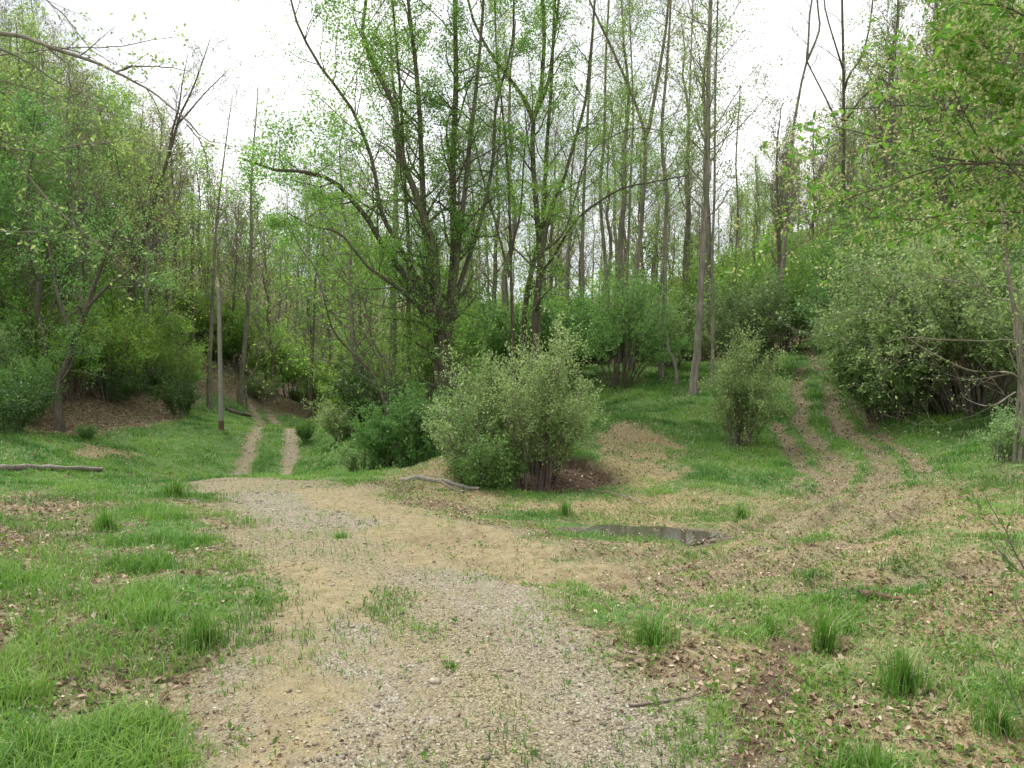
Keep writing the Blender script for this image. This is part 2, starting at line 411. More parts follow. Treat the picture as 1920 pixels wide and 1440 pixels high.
def ground_material():
    m, t, N, L = nt('ground')
    geo = N.new('ShaderNodeNewGeometry')
    pos = geo.outputs['Position']

    def noise(sc, det=4, rough=.55):
        n = N.new('ShaderNodeTexNoise'); n.inputs['Scale'].default_value = sc; n.inputs['Detail'].default_value = det; n.inputs['Roughness'].default_value = rough
        L.new(pos, n.inputs['Vector']); return n.outputs[0]

    def attr(k):
        a = N.new('ShaderNodeAttribute'); a.attribute_name = k; return a.outputs['Fac']

    def math_(op, a, b=None, clamp=False):
        n = N.new('ShaderNodeMath'); n.operation = op; n.use_clamp = clamp
        for i, q in enumerate((a, b)):
            if q is None: continue
            if isinstance(q, (int, float)): n.inputs[i].default_value = q
            else: L.new(q, n.inputs[i])
        return n.outputs[0]

    def mixc(f, a, b):
        n = N.new('ShaderNodeMixRGB'); L.new(f, n.inputs[0])
        for i, q in ((1, a), (2, b)):
            if isinstance(q, tuple): n.inputs[i].default_value = (*q, 1)
            else: L.new(q, n.inputs[i])
        return n.outputs[0]

    nA = noise(5, 6, .65); nB = noise(22, 5, .6); nC = noise(1.2, 4)
    brk = math_('ADD', math_('MULTIPLY', math_('SUBTRACT', nA, .5), 1.1), math_('MULTIPLY', math_('SUBTRACT', nB, .5), 1.1))

    def fac(k, gain=2.2, bias=0.0):
        s = math_('ADD', attr(k), brk)
        s = math_('SUBTRACT', s, .5 - bias)
        s = math_('MULTIPLY', s, gain)
        return math_('ADD', s, .5, True)

    def vor(sc, feat='F1'):
        v = N.new('ShaderNodeTexVoronoi'); v.inputs['Scale'].default_value = sc; v.feature = feat
        L.new(pos, v.inputs['Vector']); return v
    # leaf litter: cells of many browns
    v1 = vor(22); sep = N.new('ShaderNodeSeparateColor'); L.new(v1.outputs['Color'], sep.inputs[0])
    litc = ramp(N, [(0, (.05, .032, .02)), (.35, (.12, .085, .05)), (.7, (.2, .15, .09)), (1, (.34, .27, .18))]); L.new(sep.outputs[0], litc.inputs[0])
    turf = ramp(N, [(.3, (.04, .1, .022)), (.5, (.075, .16, .035)), (.64, (.12, .17, .05)), (.78, (.22, .19, .1))]); L.new(nA, turf.inputs[0])
    straw = ramp(N, [(.3, (.12, .1, .045)), (.5, (.25, .205, .1)), (.72, (.37, .32, .18))]); L.new(nB, straw.inputs[0])
    clay = ramp(N, [(.25, (.155, .122, .066)), (.5, (.265, .215, .118)), (.8, (.365, .31, .19))]); L.new(noise(9, 8, .7), clay.inputs[0])
    v2 = vor(95); s2 = N.new('ShaderNodeSeparateColor'); L.new(v2.outputs['Color'], s2.inputs[0])
    grav = ramp(N, [(0, (.12, .1, .07)), (.5, (.25, .215, .155)), (.85, (.31, .275, .205)), (1, (.43, .4, .33))]); L.new(s2.outputs[1], grav.inputs[0])
    fine = vor(120); s3 = N.new('ShaderNodeSeparateColor'); L.new(fine.outputs['Color'], s3.inputs[0])
    soil = ramp(N, [(0, (.095, .08, .044)), (.5, (.215, .182, .106)), (1, (.37, .325, .21))]); L.new(s3.outputs[0], soil.inputs[0])
    dirt_and_shade = ramp(N, [(.3, (.04, .027, .018)), (.7, (.15, .1, .062))]); L.new(nB, dirt_and_shade.inputs[0])  # dark soil; before the round bush it also stands in for shade
    mud = ramp(N, [(.3, (.07, .055, .038)), (.7, (.2, .165, .12))]); L.new(nB, mud.inputs[0])
    c = mixc(fac('grass'), litc.outputs[0], turf.outputs[0])
    c = mixc(fac('straw'), c, straw.outputs[0])
    c = mixc(fac('soil', 2.2, .05), c, soil.outputs[0])
    c = mixc(fac('clay', 2), c, clay.outputs[0])
    c = mixc(fac('grav', 2), c, grav.outputs[0])
    c = mixc(fac('dirt_and_shade'), c, dirt_and_shade.outputs[0])
    c = mixc(fac('mud'), c, mud.outputs[0])
    b = N.new('ShaderNodeBsdfPrincipled'); L.new(c, b.inputs['Base Color'])
    rg = math_('SUBTRACT', .95, math_('MULTIPLY', attr('mud'), .3)); L.new(rg, b.inputs['Roughness'])
    b.inputs['Specular IOR Level'].default_value = .25
    h = math_('ADD', math_('MULTIPLY', nB, .6), math_('MULTIPLY', math_('SUBTRACT', 1, v2.outputs['Distance']), .5))
    bp = N.new('ShaderNodeBump'); bp.inputs['Strength'].default_value = .8; bp.inputs['Distance'].default_value = .025
    L.new(h, bp.inputs['Height']); L.new(bp.outputs[0], b.inputs['Normal'])
    o = N.new('ShaderNodeOutputMaterial'); L.new(b.outputs[0], o.inputs[0])
    return m


# ------------------------------------------------------------------ ground sheet
def axis(n, near, far, c):
    u = np.linspace(-1, 1, n)
    k = 5.4
    return c + near * np.sinh(u * k) / math.sinh(k) * far / near


gx = np.concatenate([-np.geomspace(9, 320, 130)[::-1], np.linspace(-9, 9, 460)[1:-1], np.geomspace(9, 320, 130)])
gy = np.concatenate([-np.geomspace(2, 260, 30)[::-1], np.linspace(-2, 1.5, 12)[1:], np.geomspace(1.5, 14, 430)[1:], np.geomspace(14, 60, 260)[1:], np.geomspace(60, 340, 60)[1:]])
GX, GY = np.meshgrid(gx, gy)
fx, fy = GX.ravel(), GY.ravel()
mk = masks(fx, fy)
fz = H(fx, fy, mk)
nx, ny = len(gx), len(gy)
I = np.arange(nx * ny).reshape(ny, nx)
quads = np.stack([I[:-1, :-1].ravel(), I[:-1, 1:].ravel(), I[1:, 1:].ravel(), I[1:, :-1].ravel()], 1)
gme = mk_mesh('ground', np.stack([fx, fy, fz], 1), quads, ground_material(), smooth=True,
              pt={k: mk[k] for k in ('grass', 'straw', 'soil', 'clay', 'grav', 'dirt_and_shade', 'mud')})
tag(link('ground', gme), kind='structure')
GZ = fz.reshape(ny, nx); GM = {k: q.reshape(ny, nx) for k, q in mk.items()}


def _bil(x, y):
    i = np.clip(np.searchsorted(gx, x) - 1, 0, nx - 2); j = np.clip(np.searchsorted(gy, y) - 1, 0, ny - 2)
    return i, j, np.clip((x - gx[i]) / (gx[i + 1] - gx[i]), 0, 1), np.clip((y - gy[j]) / (gy[j + 1] - gy[j]), 0, 1)


def look(A, b):
    i, j, u, v = b
    return (A[j, i] * (1 - u) + A[j, i + 1] * u) * (1 - v) + (A[j + 1, i] * (1 - u) + A[j + 1, i + 1] * u) * v


def masks(x, y):
    b = _bil(np.asarray(x, float), np.asarray(y, float))
    return {k: look(q, b) for k, q in GM.items()}


def H(x, y, m=None):
    return look(GZ, _bil(np.asarray(x, float), np.asarray(y, float)))


# puddle water
m, t, N, L = nt('muddy_water')
b = N.new('ShaderNodeBsdfPrincipled'); b.inputs['Base Color'].default_value = (.06, .055, .04, 1); b.inputs['Roughness'].default_value = .04; b.inputs['IOR'].default_value = 1.33
o = N.new('ShaderNodeOutputMaterial'); L.new(b.outputs[0], o.inputs[0])
M['water'] = m
an = np.linspace(0, 2 * math.pi, 48, endpoint=False)
rr = 1.0 + .12 * np.sin(an * 3 + 1) + .08 * np.sin(an * 7)
ring = np.stack([PUD[0] + np.cos(an) * .8 * rr + .05, PUD[1] + .12 + np.sin(an) * .56 * rr, np.full(48, PUD_Z - .012)], 1)
me = bpy.data.meshes.new('puddle'); me.from_pydata(ring.tolist(), [], [list(range(48))]); me.materials.append(M['water'])
tag(link('puddle_water', me), kind='structure')


# ------------------------------------------------------------------ plant growing
def nrm(v):
    return v / np.maximum(np.linalg.norm(v, axis=-1, keepdims=True), 1e-9)


def plen(Pl):
    return np.linalg.norm(np.diff(Pl, axis=1), axis=2).sum(1)


def kids(Pl, R, n, t0, t1, Ln, ang, up, wander, S, rr, rel=True, prof=None, flat=0.0, rmin=.002):
    """n shoots from every polyline of the batch"""
    Nn, S0 = R.shape
    t = (np.arange(n)[None] + rng.random((Nn, n))) / n * (t1 - t0) + t0
    f = t * (S0 - 1)
    k = np.clip(f.astype(int), 0, S0 - 2)
    fr = (f - k)[..., None]
    ii = np.arange(Nn)[:, None]
    a, b = Pl[ii, k], Pl[ii, k + 1]
    pos = (a * (1 - fr) + b * fr).reshape(-1, 3)
    tan = nrm(b - a).reshape(-1, 3)
    r0 = (R[ii, k] * (1 - fr[..., 0]) + R[ii, k + 1] * fr[..., 0]).reshape(-1) * rr
    r0 = np.maximum(r0, rmin)
    rnd = nrm(rng.normal(size=tan.shape))
    perp = nrm(rnd - (rnd * tan).sum(1, keepdims=True) * tan)
    A = (ang * (0.7 + .6 * rng.random(len(tan))))[:, None]
    d = tan * np.cos(A) + perp * np.sin(A)
    if flat: d[:, 2] *= (1 - flat); d = nrm(d)
    L0 = np.repeat(plen(Pl), n) * Ln if rel else np.full(len(tan), Ln)
    L0 = L0 * (.6 + .8 * rng.random(len(tan)))
    if prof is not None: L0 = L0 * prof(t.reshape(-1))
    Q = np.empty((len(tan), S, 3)); Q[:, 0] = pos
    step = (L0 / (S - 1))[:, None]
    for s in range(1, S):
        d = nrm(d + rng.normal(size=d.shape) * wander + np.array([0, 0, up]))
        Q[:, s] = Q[:, s - 1] + d * step
    R2 = r0[:, None] * np.linspace(1, .25, S)[None]
    return Q, R2


def tubes(Pl, R, sides):
    Nn, S, _ = Pl.shape
    T = np.empty_like(Pl)
    T[:, 1:-1] = Pl[:, 2:] - Pl[:, :-2]; T[:, 0] = Pl[:, 1] - Pl[:, 0]; T[:, -1] = Pl[:, -1] - Pl[:, -2]
    T = nrm(T)
    mean = nrm(Pl[:, -1] - Pl[:, 0])
    ax = np.where(np.abs(mean[:, 2:3]) > .7, np.array([[1., 0, 0]]), np.array([[0, 0, 1.]]))[:, None]
    u = nrm(np.cross(np.broadcast_to(ax, T.shape), T)); w = np.cross(T, u)
    a = np.arange(sides) * 2 * math.pi / sides
    V = Pl[:, :, None] + R[:, :, None, None] * (u[:, :, None] * np.cos(a)[None, None, :, None] + w[:, :, None] * np.sin(a)[None, None, :, None])
    V = V.reshape(-1, 3)
    base = (np.arange(Nn) * S * sides)[:, None, None] + (np.arange(S - 1) * sides)[None, :, None]
    j = np.arange(sides)[None, None]; j2 = (j + 1) % sides
    Fq = np.stack([base + j, base + j2, base + sides + j2, base + sides + j], -1).reshape(-1, 4)
    return V, Fq


def leaves(Pl, n, size, t0=.15, t1=1.0, spread=.05, droop=.0, aspect=.5, big=False, horiz=.6):
    Nn, S0 = Pl.shape[:2]
    t = rng.random((Nn, n)) * (t1 - t0) + t0
    f = t * (S0 - 1); k = np.clip(f.astype(int), 0, S0 - 2); fr = (f - k)[..., None]
    ii = np.arange(Nn)[:, None]
    a, b = Pl[ii, k], Pl[ii, k + 1]
    pos = (a * (1 - fr) + b * fr).reshape(-1, 3)
    tan = nrm(b - a).reshape(-1, 3)
    m = len(pos)
    pos = pos + rng.normal(size=(m, 3)) * spread
    d = nrm(tan * .5 + rng.normal(size=(m, 3)) * .7 - np.array([0, 0, droop]))
    up = nrm(np.array([0, 0, horiz]) + rng.normal(size=(m, 3)) * .55)
    s = nrm(np.cross(d, up)); nn = np.cross(s, d)
    L = (size * (.6 + .8 * rng.random(m)))[:, None]
    if not big:
        V = np.stack([pos, pos + d * L * .5 + s * L * aspect * .5 + nn * L * .06, pos + d * L, pos + d * L * .5 - s * L * aspect * .5 + nn * L * .06], 1).reshape(-1, 3)
        Fq = np.arange(m * 4).reshape(-1, 4)
        return V, Fq, np.clip(rng.normal(.5, .22, m), 0, 1)
    w = L * aspect * .5
    V = np.stack([pos, pos + d * L * .3 + s * w + nn * w * .35, pos + d * L * .7 + s * w * .8 + nn * w * .25 - nn * L * .03, pos + d * L - nn * L * .1,
                  pos + d * L * .7 - s * w * .8 + nn * w * .25 - nn * L * .03, pos + d * L * .3 - s * w + nn * w * .35], 1).reshape(-1, 3)
    b6 = np.arange(m)[:, None] * 6
    Fq = np.concatenate([b6 + np.array([[0, 1, 2, 3]]), b6 + np.array([[3, 4, 5, 0]])], 0)
    v = np.clip(rng.normal(.5, .22, m), 0, 1)
    return V, Fq, np.concatenate([v, v])


class Plant:
    def __init__(s): s.wv = []; s.wf = []; s.n = 0; s.lv = []; s.lf = []; s.la = []; s.ln = 0
    def wood(s, Pl, R, sides):
        V, Fq = tubes(Pl, R, sides); s.wv.append(V); s.wf.append(Fq + s.n); s.n += len(V); return s
    def leaf(s, *a, **k):
        V, Fq, v = leaves(*a, **k); s.lv.append(V); s.lf.append(Fq + s.ln); s.la.append(v); s.ln += len(V); return s
    def arrays(s):
        return (np.vstack(s.wv), np.vstack(s.wf), np.vstack(s.lv) if s.lv else np.zeros((0, 3)), np.vstack(s.lf) if s.lf else np.zeros((0, 4), int), np.concatenate(s.la) if s.la else np.zeros(0))
    def build(s, name, label, cat, base, bark, leafm, group=None, names=('trunk', 'crown'), rot=0):
        wv, wf, lv, lf, la = s.arrays()
        base = np.asarray(base, float)
        e = link(name, None, loc=base); e.empty_display_size = .2
        tag(e, label, cat, group)
        if rot: e.rotation_euler = (0, 0, rot)
        link(names[0], mk_mesh(names[0], wv - base, wf, bark, smooth=True), e)
        if len(lf): link(names[1], mk_mesh(names[1], lv - base, lf, leafm, v=la), e)
        return e


def dup(root, loc, rz=0.0, sc=1.0, label=None, group=None, sz=None):
    r = root.copy(); COL.objects.link(r)
    r.location = tuple(float(c) for c in loc); r.rotation_euler = (0, 0, rz); r.scale = (sc, sc, sz or sc)
    if label: r['label'] = label
    if group: r['group'] = group
    for ch in root.children:
        c = ch.copy(); COL.objects.link(c); c.parent = r
    return r


def stem(pts, Y, w0, w1, S=26, ext=True, jit=.25):
    """polyline given as seen from the camera, standing at depth Y (one value or one per point); w in photo pixels"""
    Ys = [Y] * len(pts) if np.isscalar(Y) else list(Y)
    W = [P(a, b, c) for (a, b), c in zip(pts, Ys)]
    if ext and pts[-1][1] <= 10:
        d = W[-1] - W[-2]; d = d / np.linalg.norm(d)
        W.append(W[-1] + (d * .8 + np.array([0, 0, .4])) * 3.5); W.append(W[-1] + (d * .6 + np.array([0, 0, .5])) * 3.0)
    if pts[0][1] > 560 and not (pts[0][1] < 0):
        b0 = W[0].copy(); g = gz(b0[0], b0[1])
        if 0 < b0[2] - g < 3.5 or g > b0[2]:
            q = b0.copy(); q[2] = g - .15
            if g < b0[2]: W.insert(0, q)
    L = smooth_line(np.array(W), S)
    Ym = np.mean(Ys)
    n = rng.normal(size=L.shape) * .02 * jit; n[0] = 0
    R = np.linspace(w0, w1, S) / 2 * Ym / 1400.0 * (.66 if Ym > 15 else 1)
    ztop = np.linspace(1, .35, S) if pts[-1][1] <= 10 and ext else 1
    return L + np.cumsum(n, 0) * .6, R * ztop


def batch(stems):
    return np.array([s[0] for s in stems]), np.array([s[1] for s in stems])


def flare(R, k=1.35, n=3):
    R = R.copy(); R[:, :n] *= np.linspace(k, 1.05, n)[None]; return R


def dress(p, Pl, R, style, dens=1.0):
    """branches, twigs and leaves on given stems"""
    for q, r in zip(Pl, R):
        Ln = float(plen(q[None])[0]); dist = float(q[:, 1].mean()); rm = max(.002, dist * .00017)
        q, r = q[None], r[None]
        if style == 'leafy':
            A = kids(q, r, max(4, int(Ln * 1.75 * dens)), .15, 1, 1.9, 1.0, .07, .16, 8, .42, rel=False, prof=lambda t: 1.15 - .45 * t, rmin=rm * 1.3)
            B = kids(*A, 6, .2, 1, .5, .8, .03, .2, 6, .55, flat=.3, rmin=rm); C = kids(*B, 5, .15, 1, .5, .8, -.02, .22, 4, .6, flat=.4)
            p.wood(*A, 4); p.wood(*B, 3); p.wood(*C, 3)
            k = C[0]; sel = k[vn3(k[:, 1]) > .38]
            p.leaf(sel, 12, .085, spread=.1, droop=.15); p.leaf(k, 5, .075, spread=.09)
        elif style == 'poplar':
            A = kids(q, r, max(4, int(Ln * 1.9 * dens)), .28, 1, 1.7, .95, .1, .12, 8, .3, rel=False, prof=lambda t: .6 + .9 * np.sin(t * 2.6), rmin=rm * 1.2)
            B = kids(*A, 6, .2, 1, .45, .8, .04, .18, 5, .5, rmin=rm); C = kids(*B, 4, .2, 1, .5, .7, .05, .2, 4, .6, rmin=rm * .8)
            p.wood(*A, 4); p.wood(*B, 3); p.wood(*C, 3)
            p.leaf(C[0], 4, .085, spread=.06)
        else:
            A = kids(q, r, max(4, int(Ln * 1.6 * dens)), .25, 1, 1.6, .7, .08, .12, 8, .35, rel=False, rmin=rm * 1.2)
            B = kids(*A, 7, .2, 1, .45, .7, .05, .15, 5, .5, rmin=rm); C = kids(*B, 5, .2, 1, .5, .6, .05, .2, 4, .6, rmin=rm * .8)
            p.wood(*A, 4); p.wood(*B, 3); p.wood(*C, 3)
            p.leaf(C[0], 1, .06, spread=.03)
    return p


def vn3(P3):
    return vnoise(P3[:, 0] * .8 + P3[:, 1] * .5, P3[:, 2] * .8 + P3[:, 1] * .3, 5)


# ------------------------------------------------------------------ the named trees of the clearing
def hero(name, label, stems, style, bark, leafm, sides=10, dens=1.0, group=None, extra=None, cat='tree'):
    Pl, R = batch(stems)
    p = Plant(); p.wood(Pl, flare(R) if name != 'overhanging_tree' else R, sides)
    dress(p, Pl, R, style, dens)
    if extra: extra(p)
    b = Pl[0][0].copy()
    return p.build(name, label, cat, b, M[bark], M[leafm], group)


Y = 25.0
hero('spreading_tree', 'large leafy tree with many arching stems and a limb reaching far over the dip', [
    stem([(826, 700), (818, 600), (790, 560), (764, 519), (739, 490), (710, 445), (691, 412), (665, 380), (625, 339), (569, 321), (522, 320), (485, 308), (456, 299)], [Y] * 5 + [24.5, 24, 23.5, 23, 22, 21.5, 21, 20.5], 34, 5, ext=False),
    stem([(824, 700), (822, 600), (812, 456), (797, 420), (775, 350), (757, 310), (746, 248), (746, 219), (728, 182), (709, 139), (684, 91), (678, 66), (686, 0)], Y, 38, 6),
    stem([(834, 700), (840, 620), (848, 520), (852, 474), (848, 328), (852, 237), (855, 146), (853, 0)], Y + .8, 34, 14),
    stem([(828, 640), (812, 540), (796, 420), (790, 317), (786, 219), (782, 164), (775, 91), (764, 0)], Y + .5, 24, 9),
    stem([(836, 640), (850, 540), (862, 430), (870, 365), (881, 255), (892, 164), (902, 50), (905, 0)], Y + .4, 20, 7),
    stem([(824, 600), (760, 480), (715, 400), (700, 310), (665, 215), (628, 160), (590, 110), (560, 50), (545, 0)], [Y, Y, 24, 23.5, 23, 22.5, 22, 22, 22], 18, 3),
    stem([(824, 620), (770, 560), (720, 520), (690, 500), (640, 440), (590, 425), (540, 400)], [Y, 24, 23, 22.5, 22, 21.5, 21], 14, 3, ext=False),
    stem([(838, 600), (880, 480), (905, 400), (925, 300), (930, 200), (960, 90), (965, 0)], Y + 1, 15, 5)],
    'leafy', 'bark_dark', 'spring', 12, 1.15)
hero('dark_tree', 'straight dark trunk just left of the many stemmed leafy tree', [
    stem([(768, 735), (766, 600), (766, 450), (758, 330), (752, 200), (740, 60), (735, 0)], 26, 17, 8)], 'leafy', 'bark_dark', 'spring', 10, .6)
Y = 28.0
hero('forked_tree', 'tall dark tree with a high fork and crossing grey stems behind the round bush', [
    stem([(1001, 640), (1001, 610), (1007, 560), (1012, 505), (1012, 474), (1005, 383), (998, 292), (1000, 219), (1012, 185), (1020, 73), (1016, 0)], Y, 24, 14),
    stem([(1000, 225), (985, 190), (965, 160), (928, 113), (905, 75), (892, 47), (878, 0)], Y, 12, 5),
    stem([(1004, 212), (1027, 157), (1038, 73), (1047, 0)], Y, 11, 6),
    stem([(980, 640), (987, 559), (998, 505), (1012, 450), (1020, 401), (1027, 255), (1034, 164), (1040, 0)], Y + 1, 20, 9),
    stem([(1010, 620), (1014, 523), (1034, 486), (1056, 450), (1074, 420), (1111, 387), (1166, 354), (1220, 343), (1293, 328)], [Y, Y, 27.5, 27, 26.5, 26, 25.5, 25, 24.5], 15, 3, ext=False),
    stem([(1012, 500), (1031, 401), (1060, 328), (1074, 274), (1096, 200), (1104, 128), (1115, 0)], Y - .5, 13, 6),
    stem([(1020, 470), (1060, 430), (1100, 300), (1150, 255), (1200, 240), (1260, 250)], Y - 1, 7, 2, ext=False)],
    'leafy', 'bark_dark', 'spring', 10, .6)
hero('thin_tree', 'thin dark trunk with a slight lean immediately left of the high forked tree', [
    stem([(961, 640), (958, 500), (954, 365), (950, 292), (939, 182), (930, 90), (928, 0)], 27, 12, 5),
    stem([(956, 470), (975, 400), (985, 270), (1000, 200), (990, 90)], 27, 7, 2, ext=False),
    stem([(956, 520), (930, 420), (905, 330), (890, 260), (870, 130)], 26.5, 7, 2, ext=False)], 'bare', 'bark_dark', 'spring', 8, .9)
Y = 30.0
specs = [
    ('slender_tree', 'slender straight grey trunk, first one right of the high forked tree', [stem([(1086, 640), (1093, 545), (1092, 440), (1100, 255), (1107, 128), (1115, 0)], 33, 13, 8)], 'poplar', 'bark_grey', .7),
    ('slender_tree', 'pale slender trunk that bows slightly, between the forked tree and the Y shaped tree', [stem([(1140, 640), (1136, 504), (1125, 365), (1133, 255), (1136, 109), (1142, 0)], 37, 13, 9)], 'poplar', 'bark_grey', .6),
    ('slender_tree', 'short thin trunk standing tight beside the Y shaped tree on its left', [stem([(1178, 640), (1176, 523), (1180, 400), (1184, 300), (1187, 200), (1180, 0)], 34, 10, 5)], 'poplar', 'bark_grey', .6),
    ('forked_grey_tree', 'grey Y shaped tree whose trunk splits wide halfway up in the gap behind the meadow', [
        stem([(1184, 640), (1187, 552), (1198, 470), (1206, 365), (1209, 255), (1184, 175), (1147, 91), (1118, 30), (1105, 0)], 31, 18, 6),
        stem([(1207, 262), (1217, 237), (1235, 139), (1248, 60), (1253, 0)], 31, 11, 8)], 'poplar', 'bark_grey', .8),
    ('slender_tree', 'wavy grey trunk standing between the Y shaped tree and the thickest straight trunk', [stem([(1240, 660), (1246, 560), (1246, 450), (1250, 365), (1240, 255), (1251, 109), (1257, 0)], 29, 15, 9)], 'poplar', 'bark_grey', .8),
    ('tall_poplar_tree', 'thickest straight grey trunk at the far side of the green meadow', [stem([(1300, 715), (1306, 687), (1313, 560), (1318, 450), (1326, 347), (1328, 219), (1329, 91), (1333, 0)], 25, 22, 15)], 'poplar', 'bark_grey', 1.0),
    ('slender_tree', 'thin companion stem right against the thickest straight trunk', [stem([(1336, 640), (1335, 480), (1339, 365), (1340, 200), (1345, 0)], 26, 10, 6)], 'poplar', 'bark_grey', .7),
    ('leaning_tree', 'leaning smooth grey tree with a narrow high fork where the upper track vanishes', [
        stem([(1444, 655), (1457, 560), (1472, 468), (1474, 365), (1486, 255), (1501, 164), (1514, 109), (1517, 36), (1523, 0)], 30, 14, 6),
        stem([(1514, 112), (1530, 75), (1537, 47), (1532, 0)], 30, 6, 4),
        stem([(1512, 112), (1530, 150), (1555, 200), (1574, 252), (1580, 300)], 30, 4, 6, ext=False)], 'bare', 'bark_grey', .55),
    ('branching_tree', 'upright dark trunk with upswept bare limbs rising above the shrubs right of the track', [
        stem([(1590, 560), (1586, 460), (1581, 328), (1582, 219), (1581, 100), (1579, 0)], 34, 14, 8),
        stem([(1583, 170), (1592, 140), (1614, 109), (1628, 60), (1636, 0)], 34, 6, 4),
        stem([(1583, 230), (1610, 190), (1640, 160), (1665, 110), (1690, 50)], 34, 6, 3, ext=False),
        stem([(1581, 130), (1565, 80), (1550, 30), (1545, 0)], 34, 5, 3)], 'bare', 'bark_dark', .5),
    ('slender_tree', 'faint thin trunk seen over the far end of the meadow between two thick trunks', [stem([(1284, 640), (1282, 500), (1290, 380), (1293, 200), (1300, 0)], 40, 9, 5)], 'poplar', 'bark_grey', .6),
    ('slender_tree', 'thin grey trunk in the open sky gap left of the leaning grey tree', [stem([(1372, 620), (1380, 480), (1384, 380), (1380, 300), (1388, 160)], 38, 8, 3, ext=False)], 'poplar', 'bark_grey', .5),
    ('mid_tree', 'grey trunk directly behind the cut off pole beside the lower road', [stem([(392, 700), (396, 620), (404, 450), (410, 380), (425, 260), (436, 180)], 46, 14, 1.5, ext=False)], 'bare', 'bark_grey', .9),
    ('mid_tree', 'straight grey tree with one low side branch rising past the bend of the lower road', [
        stem([(450, 742), (463, 600), (471, 450), (471, 340), (480, 220), (484, 160)], 52, 15, 2, ext=False), stem([(462, 722), (480, 690), (495, 640)], 51, 7, 3, ext=False)], 'poplar', 'bark_grey', .7),
    ('mid_tree', 'narrow dark trunk just right of where the lower road disappears', [stem([(582, 756), (587, 640), (592, 520), (600, 400), (603, 300)], 53, 10, 2, ext=False)], 'poplar', 'bark_dark', .7),
    ('leaning_dark_tree', 'tall tree leaning right with a bare spreading top above the left hillside', [
        stem([(245, 560), (252, 511), (277, 420), (292, 365), (310, 310), (321, 274), (336, 219), (350, 190), (369, 146), (394, 73)], 42, 16, 2, ext=False),
        stem([(318, 285), (322, 250), (335, 200), (342, 150), (352, 100)], 42, 8, 1.2, ext=False),
        stem([(330, 235), (350, 215), (385, 175), (430, 130)], 42, 6, 1.5, ext=False)], 'bare', 'bark_dark', 1.2),
    ('crooked_tree', 'crooked leafy tree with a forked dark trunk low on the left bank', [
        stem([(109, 720), (124, 687), (146, 621), (160, 589), (179, 530), (197, 486), (215, 440), (240, 400)], 30, 26, 5, ext=False),
        stem([(165, 575), (204, 534), (226, 519), (250, 500), (270, 470)], 30, 10, 3, ext=False),
        stem([(140, 640), (110, 560), (95, 480), (80, 400)], 30.5, 12, 4, ext=False)], 'leafy', 'bark_dark', 'mid', .5),
]
for s in specs:
    nm, lb, st, sty, bk = s[:5]
    lm, dn = (s[5], s[6]) if len(s) == 7 else ('spring' if sty != 'poplar' else 'yellowgreen', s[5])
    hero(nm, lb, st, sty, bk, lm, 9, dn)

hero('arching_small_tree', 'dark arching small tree fanning left over the lower road with hardly any leaves', [
    stem([(724, 775), (698, 698), (669, 669), (626, 621), (607, 556), (590, 500), (560, 460), (540, 410)], [21, 21, 21, 20.5, 20, 20, 20, 20], 11, 2, ext=False),
    stem([(728, 775), (720, 700), (690, 640), (655, 590), (620, 580), (600, 600)], 21, 9, 2, ext=False),
    stem([(730, 770), (735, 700), (700, 640), (680, 560), (640, 520), (610, 480)], 21.5, 9, 2, ext=False),
    stem([(727, 775), (700, 720), (650, 690), (590, 670), (540, 665)], 20.5, 6, 1.5, ext=False)], 'bare', 'bark_dark', 'spring', 8, 1.0)


# bent pale dead trunk at the meadow's far edge
Pl, R = batch([stem([(1268, 700), (1262, 672), (1253, 655), (1252, 632)], 27, 13, 6, S=12, ext=False)])
e = link('bent_dead_trunk', mk_mesh('bent_dead_trunk', *tubes(Pl, R, 9), M['bark_pale'], smooth=True)); tag(e, 'bent pale barkless trunk at the back edge of the meadow', 'dead tree')

# pole by the lower road
b0 = P(415, 806, 34)
S = 10
zz = np.linspace(-.3, 6.5, S)
Pl = np.stack([np.full(S, 0.), np.zeros(S), zz], 1)[None] + b0 * np.array([1, 1, 0]) + np.array([0, 0, gz(b0[0], b0[1])])
Pl[0, :, 0] += np.linspace(0, .03, S)
R = np.linspace(.115, .085, S)[None]
V, Fq = tubes(Pl, R, 14)
base = Pl[0, 0].copy()
e = link('wooden_pole', None, loc=base); tag(e, 'weathered grey wooden pole without wires standing beside the lower road', 'pole')
cap = len(V); V = np.vstack([V, Pl[0, -1] + np.array([0, 0, .02])])
Fq = np.vstack([Fq, [[(S - 1) * 14 + j, (S - 1) * 14 + (j + 1) % 14, cap, cap] for j in range(14)]])
me = bpy.data.meshes.new('pole_shaft'); me.from_pydata((V - base).tolist(), [], [list(dict.fromkeys(f)) for f in Fq.tolist()]); me.materials.append(M['pole']); link('pole_shaft', me, e)
M['rust'] = bark_mat('red_brown_rotten_wood', (.09, .05, .035), (.2, .125, .085), 10)
Pb = Pl[:, 0:1] + np.array([0, 0, 1.0]) * np.linspace(.05, .7, 6)[None, :, None]
link('stained_foot', mk_mesh('stained_foot', tubes(Pb, np.full((1, 6), .121), 14)[0] - base, tubes(Pb, np.full((1, 6), .121), 14)[1], M['rust'], smooth=True), e)


